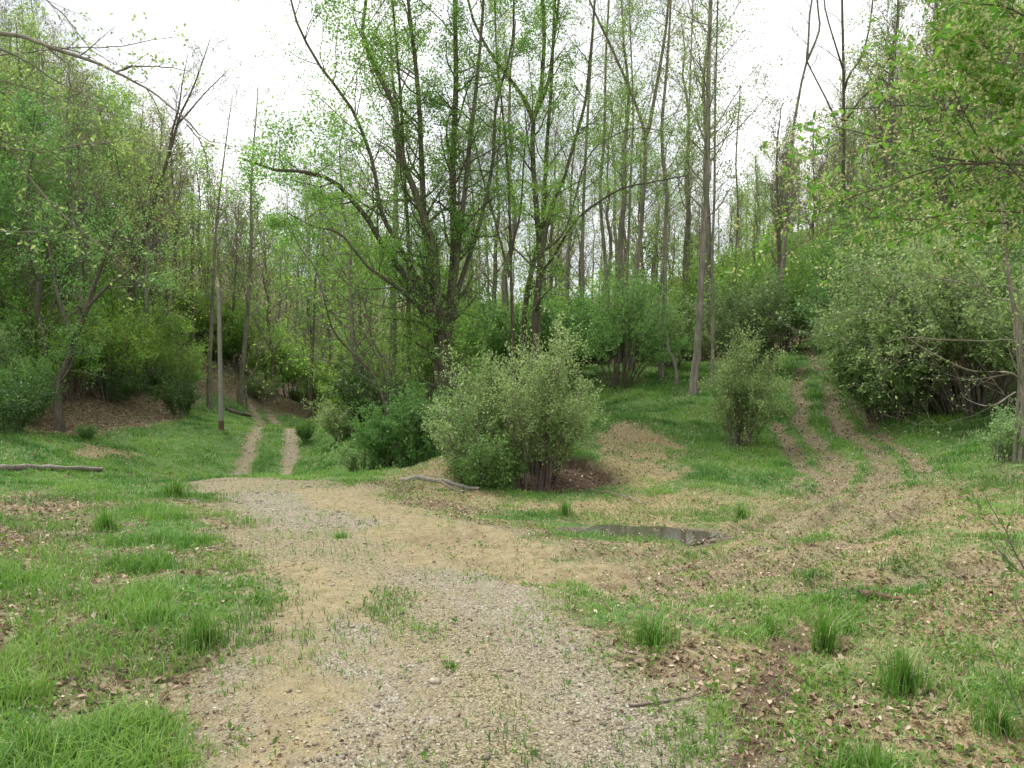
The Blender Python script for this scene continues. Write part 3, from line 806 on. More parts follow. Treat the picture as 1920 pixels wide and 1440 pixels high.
# ------------------------------------------------------------------ shrubs
def shrub_plant(h, w, nst, leafsize, dens=1.0, base_r=.25, lean=(0, 0), arch=.0, low=.06, seed=None):
    """stems fan out from the base (origin) and arch over; leaves on every twig"""
    global rng
    if seed is not None: rng = np.random.default_rng(seed)
    S = 12
    a = rng.random(nst) * 2 * math.pi; q = np.sqrt(rng.random(nst))
    tip = np.stack([np.cos(a) * q * w * .5 + lean[0], np.sin(a) * q * w * .5 + lean[1], h * (1 - .45 * q ** 2) * (.5 + .6 * rng.random(nst))], 1)
    b0 = np.stack([np.cos(a) * base_r * q, np.sin(a) * base_r * q, np.full(nst, -.12)], 1)
    t = np.linspace(0, 1, S)[None, :, None]
    mid = b0 * .6 + tip * .4 + np.array([0, 0, h * .22])
    Pl = b0[:, None] * (1 - t) ** 2 + 2 * mid[:, None] * t * (1 - t) + tip[:, None] * t ** 2
    Pl = Pl + np.cumsum(rng.normal(size=Pl.shape) * .018, 1) * (h / 2.5)
    R = (.012 + .012 * rng.random(nst))[:, None] * np.linspace(1, .25, S)[None] * (h / 2.5) ** .7
    p = Plant(); p.wood(Pl, R, 5)
    A = kids(Pl, R, 10, low + .06, 1, .28, .6, .1, .13, 6, .55); B = kids(*A, 6, .1, 1, .45, .7, .06, .18, 4, .6)
    p.wood(*A, 3); p.wood(*B, 3)
    p.leaf(B[0], int(11 * dens), leafsize, spread=.035, horiz=.7); p.leaf(A[0], int(7 * dens), leafsize, spread=.04); p.leaf(Pl, int(30 * dens), leafsize, t0=low + .1, spread=.06)
    return p


SH = ('stem', 'foliage')


def at(px, py, Y=None):
    g = G(px, py) if Y is None else P(px, py, Y)
    return np.array([g[0], g[1], gz(g[0], g[1])])


def put(p, name, label, loc, bark, leafm, group=None, cat='shrub'):
    loc = np.asarray(loc)
    p.wv = [v + loc for v in p.wv]; p.lv = [v + loc for v in p.lv]
    return p.build(name, label, cat, loc, M[bark], M[leafm], group, SH)


put(shrub_plant(2.45, 2.1, 34, .048, 1.25, .45, (.0, -.1), seed=5, low=.16), 'round_bush', 'big round silvery green bush on the dark hollow in the middle of the clearing', at(1000, 905, 13.4), 'twig', 'olive')
put(shrub_plant(2.1, 1.5, 12, .055, .8, .2, (-.15, 0), seed=6), 'side_bush', 'lower thin bush with pale upright tips at the left side of the round bush', at(888, 893, 13.3), 'twig', 'olive')
put(shrub_plant(1.1, 1.2, 12, .055, .9, .25, seed=16), 'low_bush', 'knee high green bush filling the foot of the round bush on its left', at(915, 893, 12.7), 'twig', 'mid')
put(shrub_plant(2.35, 1.75, 24, .052, 1.35, .3, (.1, 0), seed=7), 'small_bush', 'small upright silvery bush alone on the meadow beside the upper track', at(1385, 838, 17), 'twig', 'olive')
put(shrub_plant(4.0, 5.6, 80, .085, 1.2, .8, (-.5, -.4), seed=8, low=.28), 'large_bush', 'huge grey green bush arching over deep shade at the right of the clearing', at(1840, 755, 17.8), 'bark_dark', 'olive')
put(shrub_plant(3.8, 5.0, 60, .09, 1.2, .8, (0, 0), seed=18, low=.15), 'added_shade_bush', 'added deep green bush blocking light behind the huge grey green bush', at(1900, 740, 21), 'bark_dark', 'mid')  # added to block light, so the hollow under the huge bush goes dark
put(shrub_plant(2.6, 3.0, 40, .075, 1.2, .5, (-.3, -.2), seed=19, low=.05), 'skirt_bush', 'silvery bush drooping to the grass at the left end of the deep shade', at(1665, 745, 19), 'twig', 'olive')
put(shrub_plant(3.2, 4.2, 60, .08, 1.2, .6, (-.5, 0), seed=9, low=.08), 'spreading_bush', 'pale drooping bush bordering the upper track in front of the darker thicket', at(1700, 720, 21), 'twig', 'olive')
put(shrub_plant(4.4, 5.0, 50, .1, 1.0, .8, (0, 0), seed=10), 'dark_thicket', 'dark green thicket hiding the crest of the upper track on its right', at(1625, 640, 28), 'twig', 'mid')
put(shrub_plant(4.0, 4.4, 34, .085, .8, .4, (.1, 0), seed=12, low=.42), 'vase_bush', 'open vase shaped bush with bare dark stems at the back of the meadow', at(1160, 722, 28.5), 'bark_dark', 'mid')
put(shrub_plant(4.0, 3.6, 36, .09, .9, .6, seed=13), 'meadow_edge_bush', 'grey green bush behind the thickest straight trunk', at(1395, 680, 30), 'twig', 'olive')

# repeated shrubs: three kinds, copied
g_shr = {}
def proto(key, p, name, bark, leafm):
    e = p.build(name, '-', 'shrub', (0, 0, 0), M[bark], M[leafm], None, SH); g_shr[key] = [e, False]


proto('A', shrub_plant(2.4, 3.2, 17, .08, .85, .4, (.3, 0), seed=21), 'grey_green_shrub', 'twig', 'olive')
proto('B', shrub_plant(2.6, 2.6, 26, .09, .9, .4, seed=22), 'green_shrub', 'twig', 'mid')
proto('C', shrub_plant(2.2, 3.6, 15, .1, .8, .5, (.5, .2), seed=23, low=.0), 'dark_evergreen_shrub', 'bark_dark', 'dark')
proto('D', shrub_plant(4.2, 3.2, 18, .1, .7, .25, seed=24, low=.3), 'leafy_sapling', 'twig', 'spring')


def place(reg, key, loc, sc, label, group=None, sz=None):
    e, used = reg[key]
    rz = random.random() * 6.28
    if not used:
        e.location = tuple(float(c) for c in loc); e.rotation_euler = (0, 0, rz); e.scale = (sc, sc, sz or sc); e['label'] = label
        if group: e['group'] = group
        reg[key][1] = True
        return e
    return dup(e, loc, rz, sc, label, group, sz)


for px, py, Yd, key, sc, sz, lb in [
    (800, 850, 19.5, 'B', .95, 1.0, 'dense green shrub right under the many stemmed tree behind the round bush'),
    (735, 840, 21, 'B', .8, .8, 'green shrub below the arching small tree'),
    (680, 850, 21.5, 'A', .6, .5, 'low grey green shrub sloping down to the lower road'),
    (870, 800, 21, 'C', .8, .9, 'dark shrub in the shade left behind the round bush'),
    (640, 800, 32, 'A', .8, .7, 'shrub at the foot of the bank past the lower road dip'),
    (690, 770, 33, 'C', 1.2, 1.3, 'dark evergreen shrub behind the arching small tree'),
    (575, 852, 33, 'B', .32, .4, 'little green weed clump in the grass beside the lower road'),
    (340, 775, 37, 'C', .7, .95, 'dark evergreen bush on the left bank nearest the pole'),
    (275, 735, 40, 'C', .7, .9, 'dark evergreen bush with a twisted stem higher on the left bank'),
    (215, 770, 36, 'C', .7, .8, 'small dark bush at the left bank foot over brown leaves'),
    (20, 780, 26, 'C', .8, .9, 'dark evergreen bush over the shaded ditch at the far left'),
    (60, 740, 30, 'B', .8, 1.1, 'bushy green shrub beside the crooked tree'),
    (165, 850, 27.5, 'B', .25, .25, 'tiny shrub at the ditch edge beside the straw heap'),
    (490, 775, 55, 'A', .9, .9, 'round shrub on the brown bank at the end of the lower road'),
    (1480, 640, 36, 'A', 1.0, 1.1, 'shrub left of the upper track crest under the leaning tree'),
    (1550, 630, 42, 'B', 1.2, 1.2, 'green shrub closing the view at the top of the upper track'),
    (1880, 830, 12.6, 'A', .5, .4, 'low pale shrub at the right edge before the huge arching bush'),
    (1060, 690, 31, 'B', 1.3, 1.4, 'green shrub behind the round bush and left of the vase shaped bush'),
    (940, 700, 31, 'B', 1.3, 1.5, 'green shrub between the many stemmed tree and the forked tree'),
    (1260, 700, 32, 'A', 1.3, 1.3, 'grey green shrub just behind the bent dead trunk')]:
    place(g_shr, key, at(px, py, Yd), sc, lb, sz=sz)


# ------------------------------------------------------------------ woodland trees, seven kinds, copied one by one
def wood_tree(kind, seed):
    global rng
    rng = np.random.default_rng(seed)
    S = 16
    hgt = {'green': 13, 'yellow': 14, 'bare': 15, 'pole': 17, 'under': 7}[kind]
    t = np.linspace(0, 1, S)
    x = np.cumsum(rng.normal(size=S)) * .12 + t * rng.normal() * .7; y = np.cumsum(rng.normal(size=S)) * .12
    x -= x[0]; y -= y[0]
    Pl = np.stack([x, y, t * hgt - .3], 1)[None]
    R = (np.linspace(1, .15, S) * hgt * .0115)[None]
    p = Plant(); p.wood(Pl, flare(R), 7)
    if kind in ('green', 'yellow'):
        A = kids(Pl, R, 26, .22, 1, 2.9, .95, .1, .12, 6, .4, rel=False, prof=lambda t: 1.25 - .8 * t)
        B = kids(*A, 6, .2, 1, .45, .8, .04, .18, 4, .55); C = kids(*B, 4, .2, 1, .5, .8, .03, .2, 3, .6, rmin=.006)
        p.wood(*A, 4); p.wood(*B, 3); p.wood(*C, 3)
        p.leaf(C[0], 6, .15, spread=.16); p.leaf(B[0], 3, .16, t0=.4, spread=.1)
    elif kind == 'under':
        A = kids(Pl, R, 22, .12, 1, 2.0, 1.1, .06, .14, 6, .45, rel=False, prof=lambda t: 1.3 - .8 * t)
        B = kids(*A, 6, .2, 1, .5, .8, .0, .18, 4, .55, flat=.4); C = kids(*B, 4, .2, 1, .5, .8, .0, .2, 3, .6, flat=.4)
        p.wood(*A, 4); p.wood(*B, 3); p.wood(*C, 3)
        p.leaf(C[0], 8, .125, spread=.12, horiz=.9)
    elif kind == 'bare':
        A = kids(Pl, R, 24, .3, 1, 3.2, .75, .12, .1, 6, .4, rel=False, prof=lambda t: 1.2 - .75 * t)
        B = kids(*A, 7, .2, 1, .5, .7, .06, .15, 4, .55, rmin=.008); C = kids(*B, 6, .2, 1, .5, .6, .05, .2, 3, .7, rmin=.006)
        p.wood(*A, 4); p.wood(*B, 3); p.wood(*C, 3)
        p.leaf(C[0], 4, .09, spread=.07)
    else:
        A = kids(Pl, R, 22, .45, 1, 2.3, .8, .12, .1, 6, .35, rel=False, prof=lambda t: 1.3 - .8 * t)
        B = kids(*A, 6, .2, 1, .5, .7, .06, .15, 4, .55, rmin=.006); C = kids(*B, 4, .2, 1, .5, .7, .05, .2, 3, .6)
        p.wood(*A, 4); p.wood(*B, 3); p.wood(*C, 3)
        p.leaf(C[0], 6, .11, spread=.1)
    return p


KINDS = {
    'g1': ('green', 31, 'leafing_tree', 'bark_grey', 'spring'), 'g2': ('green', 32, 'leafing_tree', 'bark_dark', 'mid'), 'y1': ('yellow', 33, 'pale_leafing_tree', 'bark_grey', 'yellowgreen'),
    'b1': ('bare', 34, 'budding_tree', 'twig', 'bud'), 'b2': ('bare', 35, 'budding_tree', 'twig', 'bud'), 'p1': ('pole', 36, 'pole_tree', 'bark_grey', 'yellowgreen'), 'p2': ('pole', 37, 'pole_tree', 'bark_grey', 'yellowgreen'),
    'u1': ('under', 38, 'understory_tree', 'bark_dark', 'spring'), 'u2': ('under', 39, 'understory_tree', 'bark_dark', 'yellowgreen')}
trees = {}; raw = {}
for k, (kind, sd, nm, bk, lf) in KINDS.items():
    p = wood_tree(kind, sd); raw[k] = (p.arrays(), bk, lf)
    trees[k] = [p.build(nm, '-', 'tree', (0, 0, 0), M[bk], M[lf]), False]
rng = np.random.default_rng(77)

SIDE = {'L': 'on the left hillside', 'C': 'in the hollow beyond the meadow', 'R': 'on the right hillside'}
DESC = {'g1': 'fresh green tree in young leaf', 'g2': 'deeper green tree in young leaf', 'y1': 'yellow green tree in young leaf', 'b1': 'brown leafless tree with budding twigs', 'b2': 'brown leafless tree with budding twigs',
        'p1': 'bare stemmed slim tree with a thin high crown', 'p2': 'bare stemmed slim tree with a thin high crown', 'u1': 'small bright green tree under taller trees', 'u2': 'small yellow green tree under taller trees'}
cand = []
tries = 0
pts = []
while tries < 24000:
    tries += 1
    yy = 22 + 93 * random.random() ** .8
    px = random.uniform(-420, 2330)
    xx = (px - 960) / 1400 * yy
    zone = 'L' if px < 700 else ('C' if px < 1380 else 'R')
    ymin = np.interp(px, [-420, 60, 330, 380, 640, 660, 1300, 1480, 1500, 1560, 1600, 1750, 2330], [30, 33, 41, 56, 58, 36, 37, 36, 48, 48, 31, 26, 22])
    if yy < ymin: continue
    dmin = (2.5 if zone != 'C' else 3.0) * (1 + max(0, yy - 45) / 90)
    if any((xx - a) ** 2 + (yy - b) ** 2 < dmin * dmin for a, b in pts): continue
    pts.append((xx, yy)); cand.append((xx, yy, px, zone))
cand.sort(key=lambda c: c[1])
xs = np.array([c[0] for c in cand]); ys = np.array([c[1] for c in cand]); zs = H(xs, ys)
far = []
n_ind = 0
for (xx, yy, px, zone), z in zip(cand, zs):
    r = random.random()
    if zone == 'C': key = 'p1' if r < .16 else 'p2' if r < .32 else 'u1' if r < .5 else 'u2' if r < .66 else 'b1' if r < .8 else 'b2' if r < .9 else 'y1'
    elif zone == 'L': key = 'g1' if r < .24 else 'g2' if r < .36 else 'y1' if r < .43 else 'b1' if r < .62 else 'b2' if r < .79 else 'u1' if r < .88 else 'p1'
    else: key = 'g1' if r < .16 else 'g2' if r < .28 else 'y1' if r < .42 else 'b1' if r < .56 else 'b2' if r < .72 else 'u1' if r < .86 else 'p2'
    sc = random.uniform(.8, 1.2)
    if zone == 'C' and key == 'y1': sc *= .8
    if zone == 'C' and yy > 60: sc *= .95
    if 1330 < px < 1660: sc *= .62 + .25 * (px - 1330) / 330
    if 1230 < px <= 1330 and yy > 45: sc *= .8
    if n_ind < 290:
        n_ind += 1
        kk = key[0]
        place(trees, key, (xx, yy, z), sc, DESC[key] + ' ' + SIDE[zone], DESC[key] + 's ' + SIDE[zone])
    else:
        far.append((xx, yy, z, sc, key))
# understory shrubs
n = 0; spt = []
while n < 170:
    yy = random.uniform(24, 62); px = random.uniform(-300, 2250)
    xx = (px - 960) / 1400 * yy
    zone = 'L' if px < 700 else ('C' if px < 1380 else 'R')
    ymin = np.interp(px, [-420, 60, 330, 380, 640, 660, 850, 1000, 1300, 1480, 1500, 1560, 1600, 1750, 2330], [28, 31, 39, 56, 58, 34, 33, 35, 35, 33, 46, 46, 30, 24, 20])
    if yy < ymin: continue
    if any((xx - a) ** 2 + (yy - b) ** 2 < 2.2 ** 2 for a, b in spt): continue
    spt.append((xx, yy))
    key = random.choice('ABDD' if zone == 'C' else 'ABBDDDD')
    d = {'A': 'grey green shrub', 'B': 'leafy green shrub', 'C': 'dark evergreen shrub', 'D': 'tall bright green sapling'}[key]
    place(g_shr, key, (xx, yy, gz(xx, yy)), random.uniform(.8, 1.5), d + ' in the undergrowth ' + SIDE[zone], d + 's in the undergrowth ' + SIDE[zone])
    n += 1

for _ in range(46):
    while True:
        px = random.uniform(-60, 660); yy = random.uniform(np.interp(px, [0, 330, 380, 660], [30, 39, 57, 58]), np.interp(px, [0, 380, 660], [46, 62, 75]))
        xx = (px - 960) / 1400 * yy
        if all((xx - a) ** 2 + (yy - b) ** 2 > 1.5 ** 2 for a, b in spt): break
    spt.append((xx, yy)); r = random.random()
    if r < .45: place(g_shr, 'D', (xx, yy, gz(xx, yy)), random.uniform(.5, 1.0), 'tall bright green sapling in the undergrowth ' + SIDE['L'], 'tall bright green saplings in the undergrowth ' + SIDE['L'])
    elif r < .7: place(g_shr, 'B', (xx, yy, gz(xx, yy)), random.uniform(.5, .9), 'leafy green shrub in the undergrowth ' + SIDE['L'], 'leafy green shrubs in the undergrowth ' + SIDE['L'])
    else: k2 = random.choice(['u1', 'u2']); place(trees, k2, (xx, yy, gz(xx, yy)), random.uniform(.5, .8), DESC[k2] + ' ' + SIDE['L'], DESC[k2] + 's ' + SIDE['L'])

# the far wood, one mass
fl = sorted({k for *_, k in far})
mats = []; V = []; Fq = []; ID = []; AT = []; off = 0
for *_, in []: pass
slot = {}
def sl(nm):
    if nm not in slot: slot[nm] = len(mats); mats.append(M[nm])
    return slot[nm]


for xx, yy, z, sc, key in far[:330]:
    (wv, wf, lv, lf, la), bk, lm = raw[key]
    a = random.random() * 6.28; ca, sa = math.cos(a) * sc, math.sin(a) * sc
    nwt = 7 * 15
    # keep trunk, main limbs and a third of the leaves at a larger size
    wk = wf[:nwt + 26 * 5 * 4]; mv = wk.max() + 1
    lk = np.arange(len(lf))[::4]
    lverts = lv[lf[lk]]
    c0 = lverts[:, :1]; lverts = (c0 + (lverts - c0) * 2.1).reshape(-1, 3)
    VV = np.vstack([wv[:mv], lverts])
    W = np.stack([VV[:, 0] * ca - VV[:, 1] * sa + xx, VV[:, 0] * sa + VV[:, 1] * ca + yy, VV[:, 2] * sc + z], 1)
    V.append(W); Fq.append(wk + off); Fq.append(np.arange(len(lk) * 4).reshape(-1, 4) + mv + off)
    ID += [np.full(len(wk), sl(bk)), np.full(len(lk), sl(lm))]; AT += [np.full(len(wk), .5), la[lk]]
    off += len(VV)
if V:
    e = link('distant_woodland', mk_mesh('distant_woodland', np.vstack(V), np.vstack(Fq), mats, np.concatenate(ID), np.concatenate(AT)))
    tag(e, 'far wooded hills of mixed green and brown trees', 'woodland', kind='stuff')

# ------------------------------------------------------------------ overhanging tree, upper left, trunk outside the frame
rng = np.random.default_rng(101)
tb = np.array([-6.2, 4.2, gz(-6.2, 4.2)])


def near_stem(pts, Y, w0, w1, S=22):
    st = stem(pts, Y, w0, w1, S, ext=False, jit=.3)
    return st


Pt = smooth_line(np.array([tb + [0, 0, -.2], tb + [.1, 0, 1.2], tb + [.25, .1, 2.6], tb + [.3, .15, 4.2], tb + [.5, .2, 6.5]]), 22)
br = []
for pts, Yb, w in [
    ([(-30, 60), (36, 69), (109, 97), (164, 115), (215, 137), (255, 160), (292, 184), (328, 212), (350, 233), (383, 268), (415, 275), (440, 285)], 5.5, 9),
    ([(215, 137), (250, 125), (290, 127), (330, 133), (365, 142)], 5.5, 4),
    ([(350, 233), (375, 262), (392, 300), (400, 350)], 5.5, 3),
    ([(-30, 78), (60, 120), (120, 157), (180, 190), (215, 225)], 5.2, 5),
    ([(-20, 108), (90, 97), (215, 88), (330, 74)], 5.6, 3),
    ([(-10, -60), (90, 2), (130, 45), (165, 88), (210, 120)], 5.6, 3.5),
    ([(-30, 275), (80, 283), (140, 270), (215, 262), (262, 258)], 5.0, 4),
    ([(-20, 148), (60, 165), (150, 195), (240, 215)], 5.2, 3),
    ([(10, 265), (50, 330), (85, 370), (130, 410), (200, 465), (240, 500)], 5.0, 3.5),
    ([(-30, 433), (70, 435), (120, 445), (180, 452)], 4.8, 3),
    ([(-20, 240), (40, 265), (80, 283)], 5.0, 3)]:
    br.append(near_stem(pts, Yb, w, 1.2))
link_l = []
for s in br:
    if s[0][0][0] < P(20, 0, 5.5)[0]:
        a = Pt[int(np.argmin(np.abs(Pt[:, 2] - (s[0][0][2] - .25))))]
        link_l.append((smooth_line(np.array([a, (a + s[0][0]) / 2 + [0, 0, .08], s[0][0]]), 22), np.linspace(s[1][0] * 1.8, s[1][0], 22)))
Pl, R = batch(br + link_l)
p = Plant(); p.wood(Pt[None], np.linspace(.13, .05, 22)[None], 10); p.wood(Pl, R, 6)
Pb, Rb = batch(br)
A = kids(Pb, Rb, 9, .1, 1, .22, .7, .0, .12, 6, .5, rmin=.0016); B = kids(*A, 4, .2, 1, .5, .7, .0, .2, 4, .6, rmin=.0012)
p.wood(*A, 4); p.wood(*B, 3); p.leaf(B[0], 2, .034, spread=.012); p.leaf(A[0], 2, .034, t0=.4, spread=.012)
p.build('overhanging_tree', 'near tree reaching thin nearly bare branches in from the upper left', 'tree', tb, M['bark_grey'], M['yellowgreen'])

# ------------------------------------------------------------------ flowering shrub close on the right, trunk outside the frame
rng = np.random.default_rng(103)
tb = np.array([3.9, 3.6, gz(3.9, 3.6)])
Pt = smooth_line(np.array([tb + [0, 0, -.1], tb + [-.05, .05, .8], tb + [-.25, 0, 1.7], tb + [-.3, 0, 2.6], tb + [-.4, 0, 3.6]]), 20)
fb = []
for pts, Yb, w in [
    ([(2050, 330), (1920, 300), (1860, 296), (1780, 300), (1700, 325), (1640, 345), (1590, 362), (1530, 385)], 3.4, 7),
    ([(2050, 350), (1920, 332), (1850, 310), (1760, 295), (1680, 270), (1600, 245), (1560, 235)], 3.6, 5),
    ([(2040, 200), (1930, 165), (1840, 150), (1760, 130), (1700, 150)], 3.3, 5),
    ([(2050, 60), (1940, 30), (1880, 10), (1800, 0), (1740, -20)], 3.3, 5),
    ([(2000, 120), (1900, 40), (1850, -20)], 3.6, 4),
    ([(2050, 250), (1900, 230), (1800, 215), (1700, 205), (1620, 212), (1570, 212)], 3.8, 4),
    ([(2050, 410), (1930, 400), (1820, 395), (1720, 405), (1650, 405), (1590, 405)], 3.7, 4),
    ([(2040, 480), (1940, 440), (1860, 415), (1760, 425)], 3.8, 3.5),
    ([(2040, 380), (1930, 345), (1880, 300), (1830, 250), (1790, 180), (1760, 110)], 3.5, 4),
    ([(2040, 150), (1960, 100), (1900, 90), (1830, 70), (1790, 60)], 3.2, 4),
    ([(2040, 290), (1950, 250), (1880, 200), (1840, 150)], 3.1, 4)]:
    fb.append(near_stem(pts, Yb, w, 1.5, 20))
lk = []
for s in fb:
    a = Pt[int(np.argmin(np.abs(Pt[:, 2] - (s[0][0][2] - .2))))]
    lk.append((smooth_line(np.array([a, (a + s[0][0]) / 2 + [0, 0, .05], s[0][0]]), 20), np.linspace(s[1][0] * 1.6, s[1][0], 20)))
Pl, R = batch(fb + lk)
p = Plant(); p.wood(Pt[None], np.linspace(.06, .025, 20)[None], 9); p.wood(Pl, R, 6)
Pb, Rb = batch(fb)
A = kids(Pb, Rb, 13, .12, 1, .26, .8, .02, .12, 6, .5, rmin=.0015); B = kids(*A, 3, .3, 1, .45, .7, .0, .18, 4, .6, rmin=.0012)
p.wood(*A, 4); p.wood(*B, 3)
p.leaf(B[0], 4, .04, big=True, spread=.012, aspect=.42, horiz=.9); p.leaf(A[0], 10, .042, big=True, t0=.2, spread=.012, aspect=.42, horiz=.9)
root = p.build('flowering_shrub', 'close shrub with broad fresh leaves and cream flower clusters leaning in from the right', 'shrub', tb, M['bark_dark'], M['bigleaf'], None, SH)
q = Plant(); q.wood(Pt[None], np.zeros((1, 20)), 3)
q.leaf(A[0], 18, .017, spread=.014, aspect=.6, horiz=.1); q.leaf(B[0], 18, .017, spread=.014, aspect=.6, horiz=.1)
_, _, lv, lf, la = q.arrays()
link('blossom', mk_mesh('blossom', lv - tb, lf, M['flower'], v=la), root)

# leafy sapling in the lower right corner
def fg_sapling(label, pts_list, Yb, seed, size=.05):
    global rng
    rng = np.random.default_rng(seed)
    st = [near_stem(q, Yb, 5, 1.5, 14) for q in pts_list]
    Pl, R = batch(st); p = Plant(); p.wood(Pl, R, 5)
    A = kids(Pl, R, 8, .15, 1, .3, .7, .02, .14, 5, .5, rmin=.0012); p.wood(*A, 3)
    p.leaf(A[0], 5, size, big=True, spread=.01, aspect=.45); p.leaf(Pl, 10, size, big=True, t0=.2, spread=.01, aspect=.45)
    b = Pl[0][0]
    return p.build('young_sapling', label, 'sapling', b, M['twig'], M['mid'], None, SH)


fg_sapling('leafy sapling rising at the right edge of the near grass', [[(1990, 1230), (1960, 1130), (1920, 1060), (1880, 980), (1855, 930)], [(1990, 1230), (1970, 1150), (1930, 1100), (1890, 1060), (1850, 1010)], [(1990, 1230), (1985, 1120), (1950, 1010), (1915, 940)]], 4.2, 201)
fg_sapling('thin leafy sapling low in the near right corner', [[(1960, 1560), (1930, 1400), (1890, 1300), (1860, 1230)], [(1960, 1560), (1900, 1420), (1850, 1380)], [(1955, 1540), (1950, 1350), (1930, 1200), (1900, 1130)]], 3.0, 202, .035)

# pale arching tree at the right edge
rng = np.random.default_rng(105)
hero('pale_arching_tree', 'slim trunk at the right edge throwing long pale nearly bare twigs left', [
    stem([(1920, 800), (1915, 700), (1905, 600), (1890, 500), (1880, 380), (1885, 250)], 12.5, 11, 4, ext=False),
    stem([(1917, 716), (1822, 698), (1749, 665), (1702, 636), (1680, 610)], 12, 6, 1.5, ext=False),
    stem([(1917, 661), (1840, 640), (1767, 636), (1700, 632), (1660, 640)], 12, 5, 1.5, ext=False),
    stem([(1912, 567), (1840, 541), (1731, 519), (1660, 520), (1600, 510)], 12, 5, 1.2, ext=False),
    stem([(1914, 740), (1860, 760), (1820, 752), (1800, 735)], 12, 5, 1.5, ext=False),
    stem([(1912, 600), (1860, 560), (1800, 490), (1740, 470)], 12.2, 5, 1.2, ext=False)], 'bare', 'bark_grey', 'yellowgreen', 8, .8)


# ------------------------------------------------------------------ logs and sticks
def logobj(name, label, pts, r0, r1, bark, cat='log', lift=.6, S=18, sides=10, rough=.12):
    W = np.array([G(a, b) for a, b in pts])
    L = smooth_line(W, S); L[:, 2] = H(L[:, 0], L[:, 1]) + r0 * lift
    R = np.linspace(r0, r1, S)[None]
    V, Fq = tubes(L[None], R, sides)
    c = np.repeat(L, sides, 0)
    V = c + (V - c) * (1 + rng.normal(size=(len(V), 1)) * rough)
    me = mk_mesh(name, V, Fq, M[bark], smooth=True)
    return tag(link(name, me), label, cat)


logobj('fallen_log', 'rotting grey log lying in the grass at the far left', [(-60, 884), (60, 880), (130, 882), (192, 884)], .11, .07, 'bark_pale', rough=.18)
logobj('fallen_branch', 'grey fallen branch along the gravel edge beside the round bush', [(752, 904), (800, 908), (850, 916), (900, 926)], .05, .03, 'bark_pale', cat='branch')
logobj('fallen_branch', 'short branch crossing the leaf strewn edge before the round bush', [(795, 900), (830, 915), (870, 930)], .03, .015, 'bark_grey', cat='branch')
logobj('stick', 'thin curved stick lying on the gravel', [(1180, 1327), (1230, 1322), (1280, 1310), (1312, 1300)], .006, .003, 'twig', cat='stick', lift=1.2)
logobj('bark_slab', 'broken brown bark pieces on the near right tracks', [(1610, 1122), (1650, 1121), (1690, 1124)], .03, .015, 'rust', cat='bark')
logobj('fallen_branch', 'bare pale branch poking out of the hollow right of the round bush', [(1080, 915), (1110, 925), (1160, 940), (1210, 950)], .015, .006, 'bark_pale', cat='branch', lift=3)
logobj('fallen_log', 'dark log on the left bank behind the pole', [(425, 768), (440, 775), (470, 782)], .16, .12, 'bark_dark')

# ------------------------------------------------------------------ grass
rng = np.random.default_rng(300)


def polar(n, r0, r1, p, a0=-.80, a1=.80):
    """points round the viewer's spot, density falling as r**-p"""
    u = rng.random(n); q = 2 - p
    r = (r0 ** q + u * (r1 ** q - r0 ** q)) ** (1 / q)
    a = a0 + rng.random(n) * (a1 - a0)
    return r * np.sin(a), r * np.cos(a), r


def blades(x, y, z, h, w, lean, v):
    n = len(x)
    a = rng.random(n) * 2 * math.pi
    d = np.stack([np.cos(a), np.sin(a), np.zeros(n)], 1)
    s = np.stack([-np.sin(a), np.cos(a), np.zeros(n)], 1)
    b = np.stack([x, y, z - .01], 1)
    h = h[:, None]; w = w[:, None]; lean = lean[:, None]
    up = np.array([[0, 0, 1.]])
    m = b + up * h * .55 + d * lean * h * .3
    t = b + up * h * (1 - .35 * lean) + d * lean * h
    V = np.stack([b - s * w, b + s * w, m - s * w * .8, m + s * w * .8, t - s * w * .12, t + s * w * .12], 1).reshape(-1, 3)
    k = np.arange(n)[:, None] * 6
    Fq = np.concatenate([k + [[0, 1, 3, 2]], k + [[2, 3, 5, 4]]], 0)
    return V, Fq, np.concatenate([v, v])


def keep(mask, *a):
    return [q[mask] for q in a]


x, y, r = polar(1250000, 2.0, 60, 1.35)
mm = masks(x, y)
clump = fbm(x * 2.2, y * 2.2, 91); cl2 = fbm(x * 7, y * 7, 93, 3)
dens = mm['grass'] * (.5 + .75 * sstep(.35, .6, clump)) * sstep(.2, .55, cl2 + .14) * (1 + .1 * (x < -1))
dens = np.where(mm['wood'] > .5, dens * .5, dens) + .02 * (mm['road'] > .3) * (cl2 > .56)
k = rng.random(len(x)) < dens
x, y, r, clump, cl2 = keep(k, x, y, r, clump, cl2)
mm = {q: mm[q][k] for q in mm}
z = H(x, y, mm)
tall = sstep(-.8, -1.4, x) * sstep(12, 8, y) * sstep(.4, .58, clump)
far_ = np.clip(r / 9, 1, 3.2)
h = (.02 + .05 * rng.random(len(x)) + .1 * tall * rng.random(len(x)) ** 1.5 + .035 * sstep(.5, .68, clump)) * (1 + .28 * (far_ - 1)) * (.55 + .6 * mm['grass'])
w = (.0018 + .0016 * rng.random(len(x))) * far_ * 1.05
dry = np.clip(.2 + .45 * mm['straw'] + .16 * mm['lit'] + .2 * mm['bare'] + .12 * sstep(1.0, 3, x) * (y < 9), 0, .9) * sstep(.75, .35, clump + .1)
v = np.where(rng.random(len(x)) < dry, .86 + .14 * rng.random(len(x)), np.clip(.42 + 1.5 * (fbm(x * .9, y * .9, 95, 3) - .5) + .25 * (cl2 - .5) + rng.normal(size=len(x)) * .2, 0, .82))
V, Fq, vv = blades(x, y, z, h, w, .2 + .7 * rng.random(len(x)), v)
NGR = len(x)
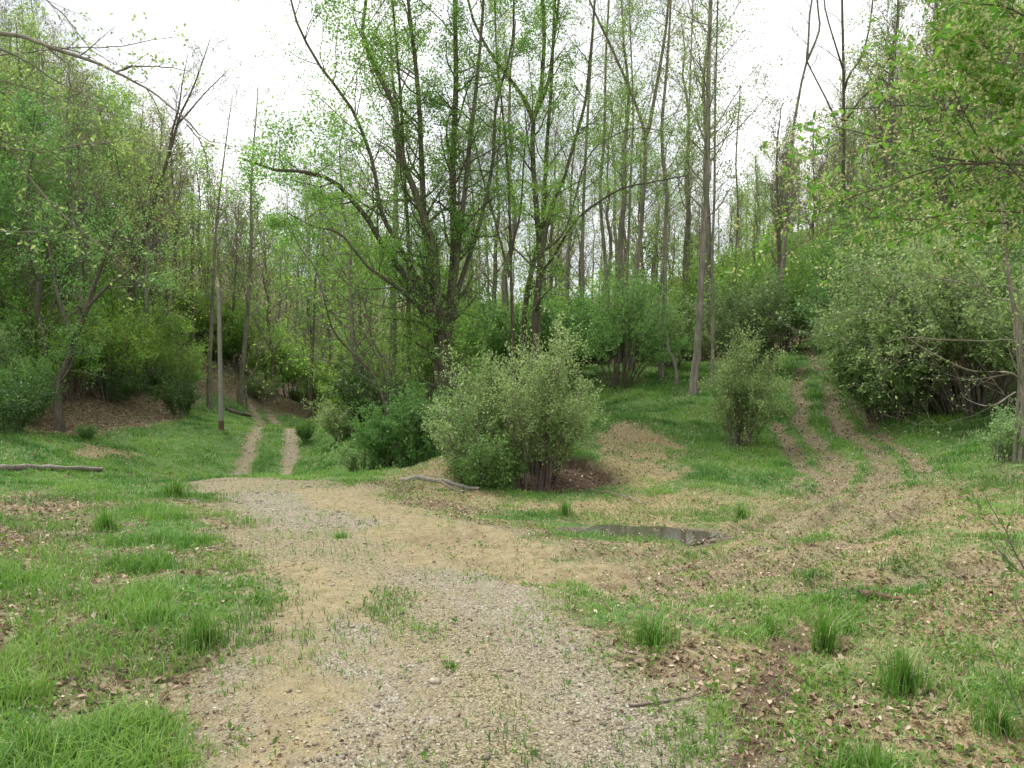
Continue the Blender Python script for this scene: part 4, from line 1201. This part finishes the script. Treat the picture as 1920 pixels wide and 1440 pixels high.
tag(link('grass', mk_mesh('grass', V, Fq, M['grass'], v=vv)), 'short spring grass over the clearing', 'grass', kind='stuff')

# dry straw lying over the mound and the turned ground
x, y, r = polar(420000, 2.2, 30, 1.3)
mm = masks(x, y)
dens = np.clip(mm['straw'] * .95 + mm['bare'] * .25 + mm['lit'] * .3 * (y < 22) + .06 + .1 * (x > 1.5) * (y < 10), 0, 1) * (1 - mm['mud'] * .9) * (1 - mm['hollow'] * .8) * (1 - mm['road'] * .85)
k = rng.random(len(x)) < dens
x, y, r = keep(k, x, y, r); mm = {q: mm[q][k] for q in mm}
n = len(x)
V, Fq, vv = blades(x, y, H(x, y, mm) + .004, (.01 + .022 * rng.random(n)) * np.clip(r / 9, 1, 1.8), (.0007 + .0006 * rng.random(n)) * np.clip(r / 5, 1, 4), .8 + 2.2 * rng.random(n), rng.random(n))
tag(link('dry_grass', mk_mesh('dry_grass', V, Fq, M['straw'], v=vv)), 'flattened straw coloured dry grass', 'dry grass', kind='stuff')

# dead leaves
def litter(x, y, z, s):
    n = len(x)
    a = rng.random(n) * 2 * math.pi
    tilt = rng.normal(size=(n, 2)) * .45
    d = nrm(np.stack([np.cos(a), np.sin(a), tilt[:, 0]], 1)); e = nrm(np.stack([-np.sin(a), np.cos(a), tilt[:, 1]], 1))
    nn = np.cross(d, e); c = np.stack([x, y, z + s * .18], 1); s = s[:, None]; cu = (rng.random(n) * .5)[:, None]
    V = np.stack([c - d * s * .5 + nn * s * cu * .3, c - d * s * .1 + e * s * .32 + nn * s * cu, c + d * s * .3 + e * s * .24 + nn * s * cu * .8, c + d * s * .55,
                  c + d * s * .25 - e * s * .28 + nn * s * cu, c - d * s * .2 - e * s * .3 + nn * s * cu * .7], 1).reshape(-1, 3)
    k = np.arange(n)[:, None] * 6
    return V, np.concatenate([k + [[0, 1, 2, 3]], k + [[3, 4, 5, 0]]], 0)


x, y, r = polar(480000, 2.0, 60, 1.25)
mm = masks(x, y); cl = fbm(x * 1.7, y * 1.7, 111)
dens = np.clip(mm['lit'] * (.5 + .5 * (cl > .5)) + mm['up'] * .1 + mm['straw'] * .18 + .13 * sstep(.5, .65, cl) * (1 - mm['road']) + .07 * (1 - mm['road']) + mm['hollow'] * .7, 0, 1) + .3 * mm['mud'] * (cl > .45)
k = rng.random(len(x)) < dens
x, y, r = keep(k, x, y, r); mm = {q: mm[q][k] for q in mm}
n = len(x)
s = (.012 + .034 * rng.random(n) ** 2.2) * np.clip(r / 11, 1, 2.6)
s = np.where(mm['road'] > .5, s * .5, s)
V, Fq = litter(x, y, H(x, y, mm), s)
v = np.clip(rng.normal(.48, .27, n), 0, 1)
tag(link('leaf_litter', mk_mesh('leaf_litter', V, Fq, M['litter'], v=np.concatenate([v, v]))), 'dead brown leaves scattered over the ground', 'leaf litter', kind='stuff')

# gravel stones
x, y, r = polar(170000, 1.9, 16, 1.4, -.55, .62)
mm = masks(x, y); cl = fbm(x * 3, y * 3, 121)
dens = np.clip(mm['road'] * (.11 + .75 * mm['grav'] * sstep(.38, .62, cl) + .06 * (cl > .55)) * (1 - .5 * mm['clay']) + mm['mud'] * .35 + mm['bare'] * .05, 0, 1)
k = rng.random(len(x)) < dens
x, y, r = keep(k, x, y, r); mm = {q: mm[q][k] for q in mm}
n = len(x)
ph = (1 + 5 ** .5) / 2
ico = nrm(np.array([(-1, ph, 0), (1, ph, 0), (-1, -ph, 0), (1, -ph, 0), (0, -1, ph), (0, 1, ph), (0, -1, -ph), (0, 1, -ph), (ph, 0, -1), (ph, 0, 1), (-ph, 0, -1), (-ph, 0, 1)], float))
icf = np.array([(0, 11, 5), (0, 5, 1), (0, 1, 7), (0, 7, 10), (0, 10, 11), (1, 5, 9), (5, 11, 4), (11, 10, 2), (10, 7, 6), (7, 1, 8), (3, 9, 4), (3, 4, 2), (3, 2, 6), (3, 6, 8), (3, 8, 9), (4, 9, 5), (2, 4, 11), (6, 2, 10), (8, 6, 7), (9, 8, 1)])
s = (.0025 + .008 * rng.random(n) ** 3 + .012 * (rng.random(n) < .008)) * np.clip(r / 6, 1, 2.0)
sc3 = np.stack([1 + .5 * rng.random(n), .8 + .3 * rng.random(n), .45 + .3 * rng.random(n)], 1) * s[:, None]
a = rng.random(n) * 6.28
V = ico[None] * sc3[:, None] * (1 + rng.normal(size=(n, 12, 1)) * .14)
V = np.stack([V[..., 0] * np.cos(a)[:, None] - V[..., 1] * np.sin(a)[:, None], V[..., 0] * np.sin(a)[:, None] + V[..., 1] * np.cos(a)[:, None], V[..., 2]], -1)
V = V + np.stack([x, y, H(x, y, mm) + s * .15], 1)[:, None]
v = rng.random(n)
tag(link('gravel', mk_mesh('gravel', V.reshape(-1, 3), (icf[None] + (np.arange(n) * 12)[:, None, None]).reshape(-1, 3), M['stone'], v=np.repeat(v, 20))), 'loose grey gravel on the road', 'gravel', kind='stuff')

# small broad leaved weeds and clover
x, y, r = polar(26000, 2.0, 14, 1.2, -.62, .68)
mm = masks(x, y); cl = fbm(x * 2.6, y * 2.6, 131)
k = rng.random(len(x)) < np.clip(.75 * mm['grass'] * sstep(.42, .6, cl) + .05 * (1 - mm['road']) + .006, 0, 1)
x, y = keep(k, x, y)
z = H(x, y); n = len(x)
Pw = np.stack([np.stack([x, y, z], 1), np.stack([x, y, z + .03 + .03 * rng.random(n)], 1)], 1)
V, Fq, vv = leaves(Pw, 5, .022, t0=.3, spread=.012, big=True, aspect=.6, horiz=1.2)
tag(link('ground_weeds', mk_mesh('ground_weeds', V, Fq, M['bigleaf'], v=vv)), 'low broad leaved weeds among the grass', 'weeds', kind='stuff')

# broken twigs lying about
x, y, r = polar(1400, 2.0, 16, 1.2, -.62, .68)
mm = masks(x, y); k = (mm['road'] < .3) & (rng.random(len(x)) < .25 + .75 * mm['lit']); x, y, r = keep(k, x, y, r)
a = rng.random(len(x)) * 6.28; ln = .03 + .1 * rng.random(len(x)) ** 2
tt = np.linspace(-1, 1, 5)[None]
xx = x[:, None] + np.cos(a)[:, None] * tt * ln[:, None] + rng.normal(size=(len(x), 5)) * .004
yy_ = y[:, None] + np.sin(a)[:, None] * tt * ln[:, None] + rng.normal(size=(len(x), 5)) * .004
Pt_ = np.stack([xx, yy_, H(xx, yy_) + .008], -1)
V, Fq = tubes(Pt_, np.repeat((.0015 + .003 * rng.random(len(x)))[:, None], 5, 1) * np.linspace(1, .6, 5)[None], 5)
tag(link('twig_debris', mk_mesh('twig_debris', V, Fq, M['twig'], smooth=True)), 'short broken twigs lying on the ground', 'twigs', kind='stuff')

# tufts of taller grass, each a thing
for px, py, hh, rad, nn, lb in [
    (1215, 1200, .2, .17, 420, 'wide tuft of tall thin grass at the gravel edge in front of the puddle'),
    (1548, 1215, .3, .07, 260, 'narrow tuft of tall upright grass beside the dug brown streak'),
    (1590, 1190, .16, .08, 120, 'short pale grass tuft just behind the tall upright tuft'),
    (1440, 1180, .15, .12, 160, 'loose small grass tuft left of the dug brown streak'),
    (1690, 1290, .24, .12, 520, 'dense fan shaped grass tuft on the leaf strewn near right ground'),
    (1640, 1480, .2, .17, 520, 'big grass tuft cut by the bottom edge on the near right'),
    (1060, 965, .3, .09, 180, 'bright grass tuft at the left end of the muddy puddle'),
    (1390, 968, .25, .12, 140, 'grass tuft at the right end of the muddy puddle'),
    (845, 1252, .05, .05, 150, 'tiny dark green weed in the middle of the gravel'),
    (1870, 1370, .17, .1, 300, 'grass tuft under the thin sapling in the near right corner'),
    (640, 1010, .1, .1, 120, 'small weed tuft on the tan soil at the far road'),
    (330, 940, .3, .16, 400, 'tall green grass clump at the left shoulder of the road crest'),
    (200, 1000, .26, .14, 350, 'dark green grass clump among dead leaves on the left'),
    (60, 1430, .2, .14, 600, 'thick grass clump at the near left corner'),
    (380, 1210, .22, .13, 450, 'tall grass clump leaning on the left road edge')]:
    c = G(px, py)
    a = rng.random(nn) * 6.28; q = rad * np.minimum(np.abs(rng.normal(size=nn)) * .6, 1)
    x = c[0] + np.cos(a) * q; y = c[1] + np.sin(a) * q
    z = H(x, y)
    n = nn
    V, Fq, vv = blades(x, y, z, hh * np.exp(-(q / rad) ** 2 * .5) * (.35 + .8 * rng.random(n)), (.0016 + .0014 * rng.random(n)) * max(1, c[1] / 5), .1 + .75 * rng.random(n) ** 1.5, np.where(rng.random(n) < .08, .95, np.clip(rng.normal(.42, .2, n), 0, .82)))
    cz = np.array([c[0], c[1], gz(c[0], c[1])])
    e = link('grass_tuft', mk_mesh('grass_tuft', V - cz, Fq, M['grass'], v=vv), loc=cz); tag(e, lb, 'grass tuft')

# ------------------------------------------------------------------ light
SUN_EL, SUN_AZ = math.radians(58), math.radians(-35)      # azimuth from +Y towards +X
w = bpy.data.worlds.new('World'); scene.world = w; w.use_nodes = True
t = w.node_tree; t.nodes.clear(); N, L = t.nodes, t.links
sk = N.new('ShaderNodeTexSky'); sk.sky_type = 'NISHITA'; sk.sun_disc = False; sk.sun_elevation = SUN_EL; sk.sun_rotation = SUN_AZ; sk.air_density = 1.0; sk.dust_density = 3.0
tc = N.new('ShaderNodeTexCoord')
nz = N.new('ShaderNodeTexNoise'); nz.inputs['Scale'].default_value = 2.2; nz.inputs['Detail'].default_value = 7; nz.inputs['Roughness'].default_value = .6
L.new(tc.outputs['Generated'], nz.inputs[0])
rp = ramp(N, [(.3, (.82, .82, .82)), (.6, (1, 1, 1))]); L.new(nz.outputs[0], rp.inputs[0])
cld = N.new('ShaderNodeMixRGB'); rc = ramp(N, [(.36, (0, 0, 0)), (.56, (1, 1, 1))]); L.new(nz.outputs[0], rc.inputs[0]); L.new(rc.outputs[0], cld.inputs[0]); cld.inputs[1].default_value = (4.9, 5.3, 5.9, 1); cld.inputs[2].default_value = (10.4, 10.4, 10.4, 1)
mx = N.new('ShaderNodeMixRGB'); L.new(rp.outputs[0], mx.inputs[0]); L.new(sk.outputs[0], mx.inputs[1]); L.new(cld.outputs[0], mx.inputs[2])
bg = N.new('ShaderNodeBackground'); bg.inputs[1].default_value = .052
L.new(mx.outputs[0], bg.inputs[0])
wo = N.new('ShaderNodeOutputWorld'); L.new(bg.outputs[0], wo.inputs[0])
sd = bpy.data.lights.new('sun', 'SUN'); sd.energy = 1.5; sd.angle = math.radians(10); sd.color = (1, .98, .94)
so = bpy.data.objects.new('sun', sd); COL.objects.link(so)
dirv = Vector((math.sin(SUN_AZ) * math.cos(SUN_EL), math.cos(SUN_AZ) * math.cos(SUN_EL), math.sin(SUN_EL)))
so.rotation_euler = dirv.to_track_quat('Z', 'Y').to_euler()
so.location = (0, 0, 30)

scene.view_settings.view_transform = 'Standard'; scene.view_settings.look = 'None'; scene.view_settings.gamma = 1; scene.view_settings.use_curve_mapping = False
scene.view_settings.exposure = 1.66
c = scene.cycles
c.max_bounces = 5; c.diffuse_bounces = 4; c.glossy_bounces = 2; c.transmission_bounces = 3; c.transparent_max_bounces = 4
c.use_denoising = True
print('grass blades', NGR, 'trees', n_ind, 'far', len(far))
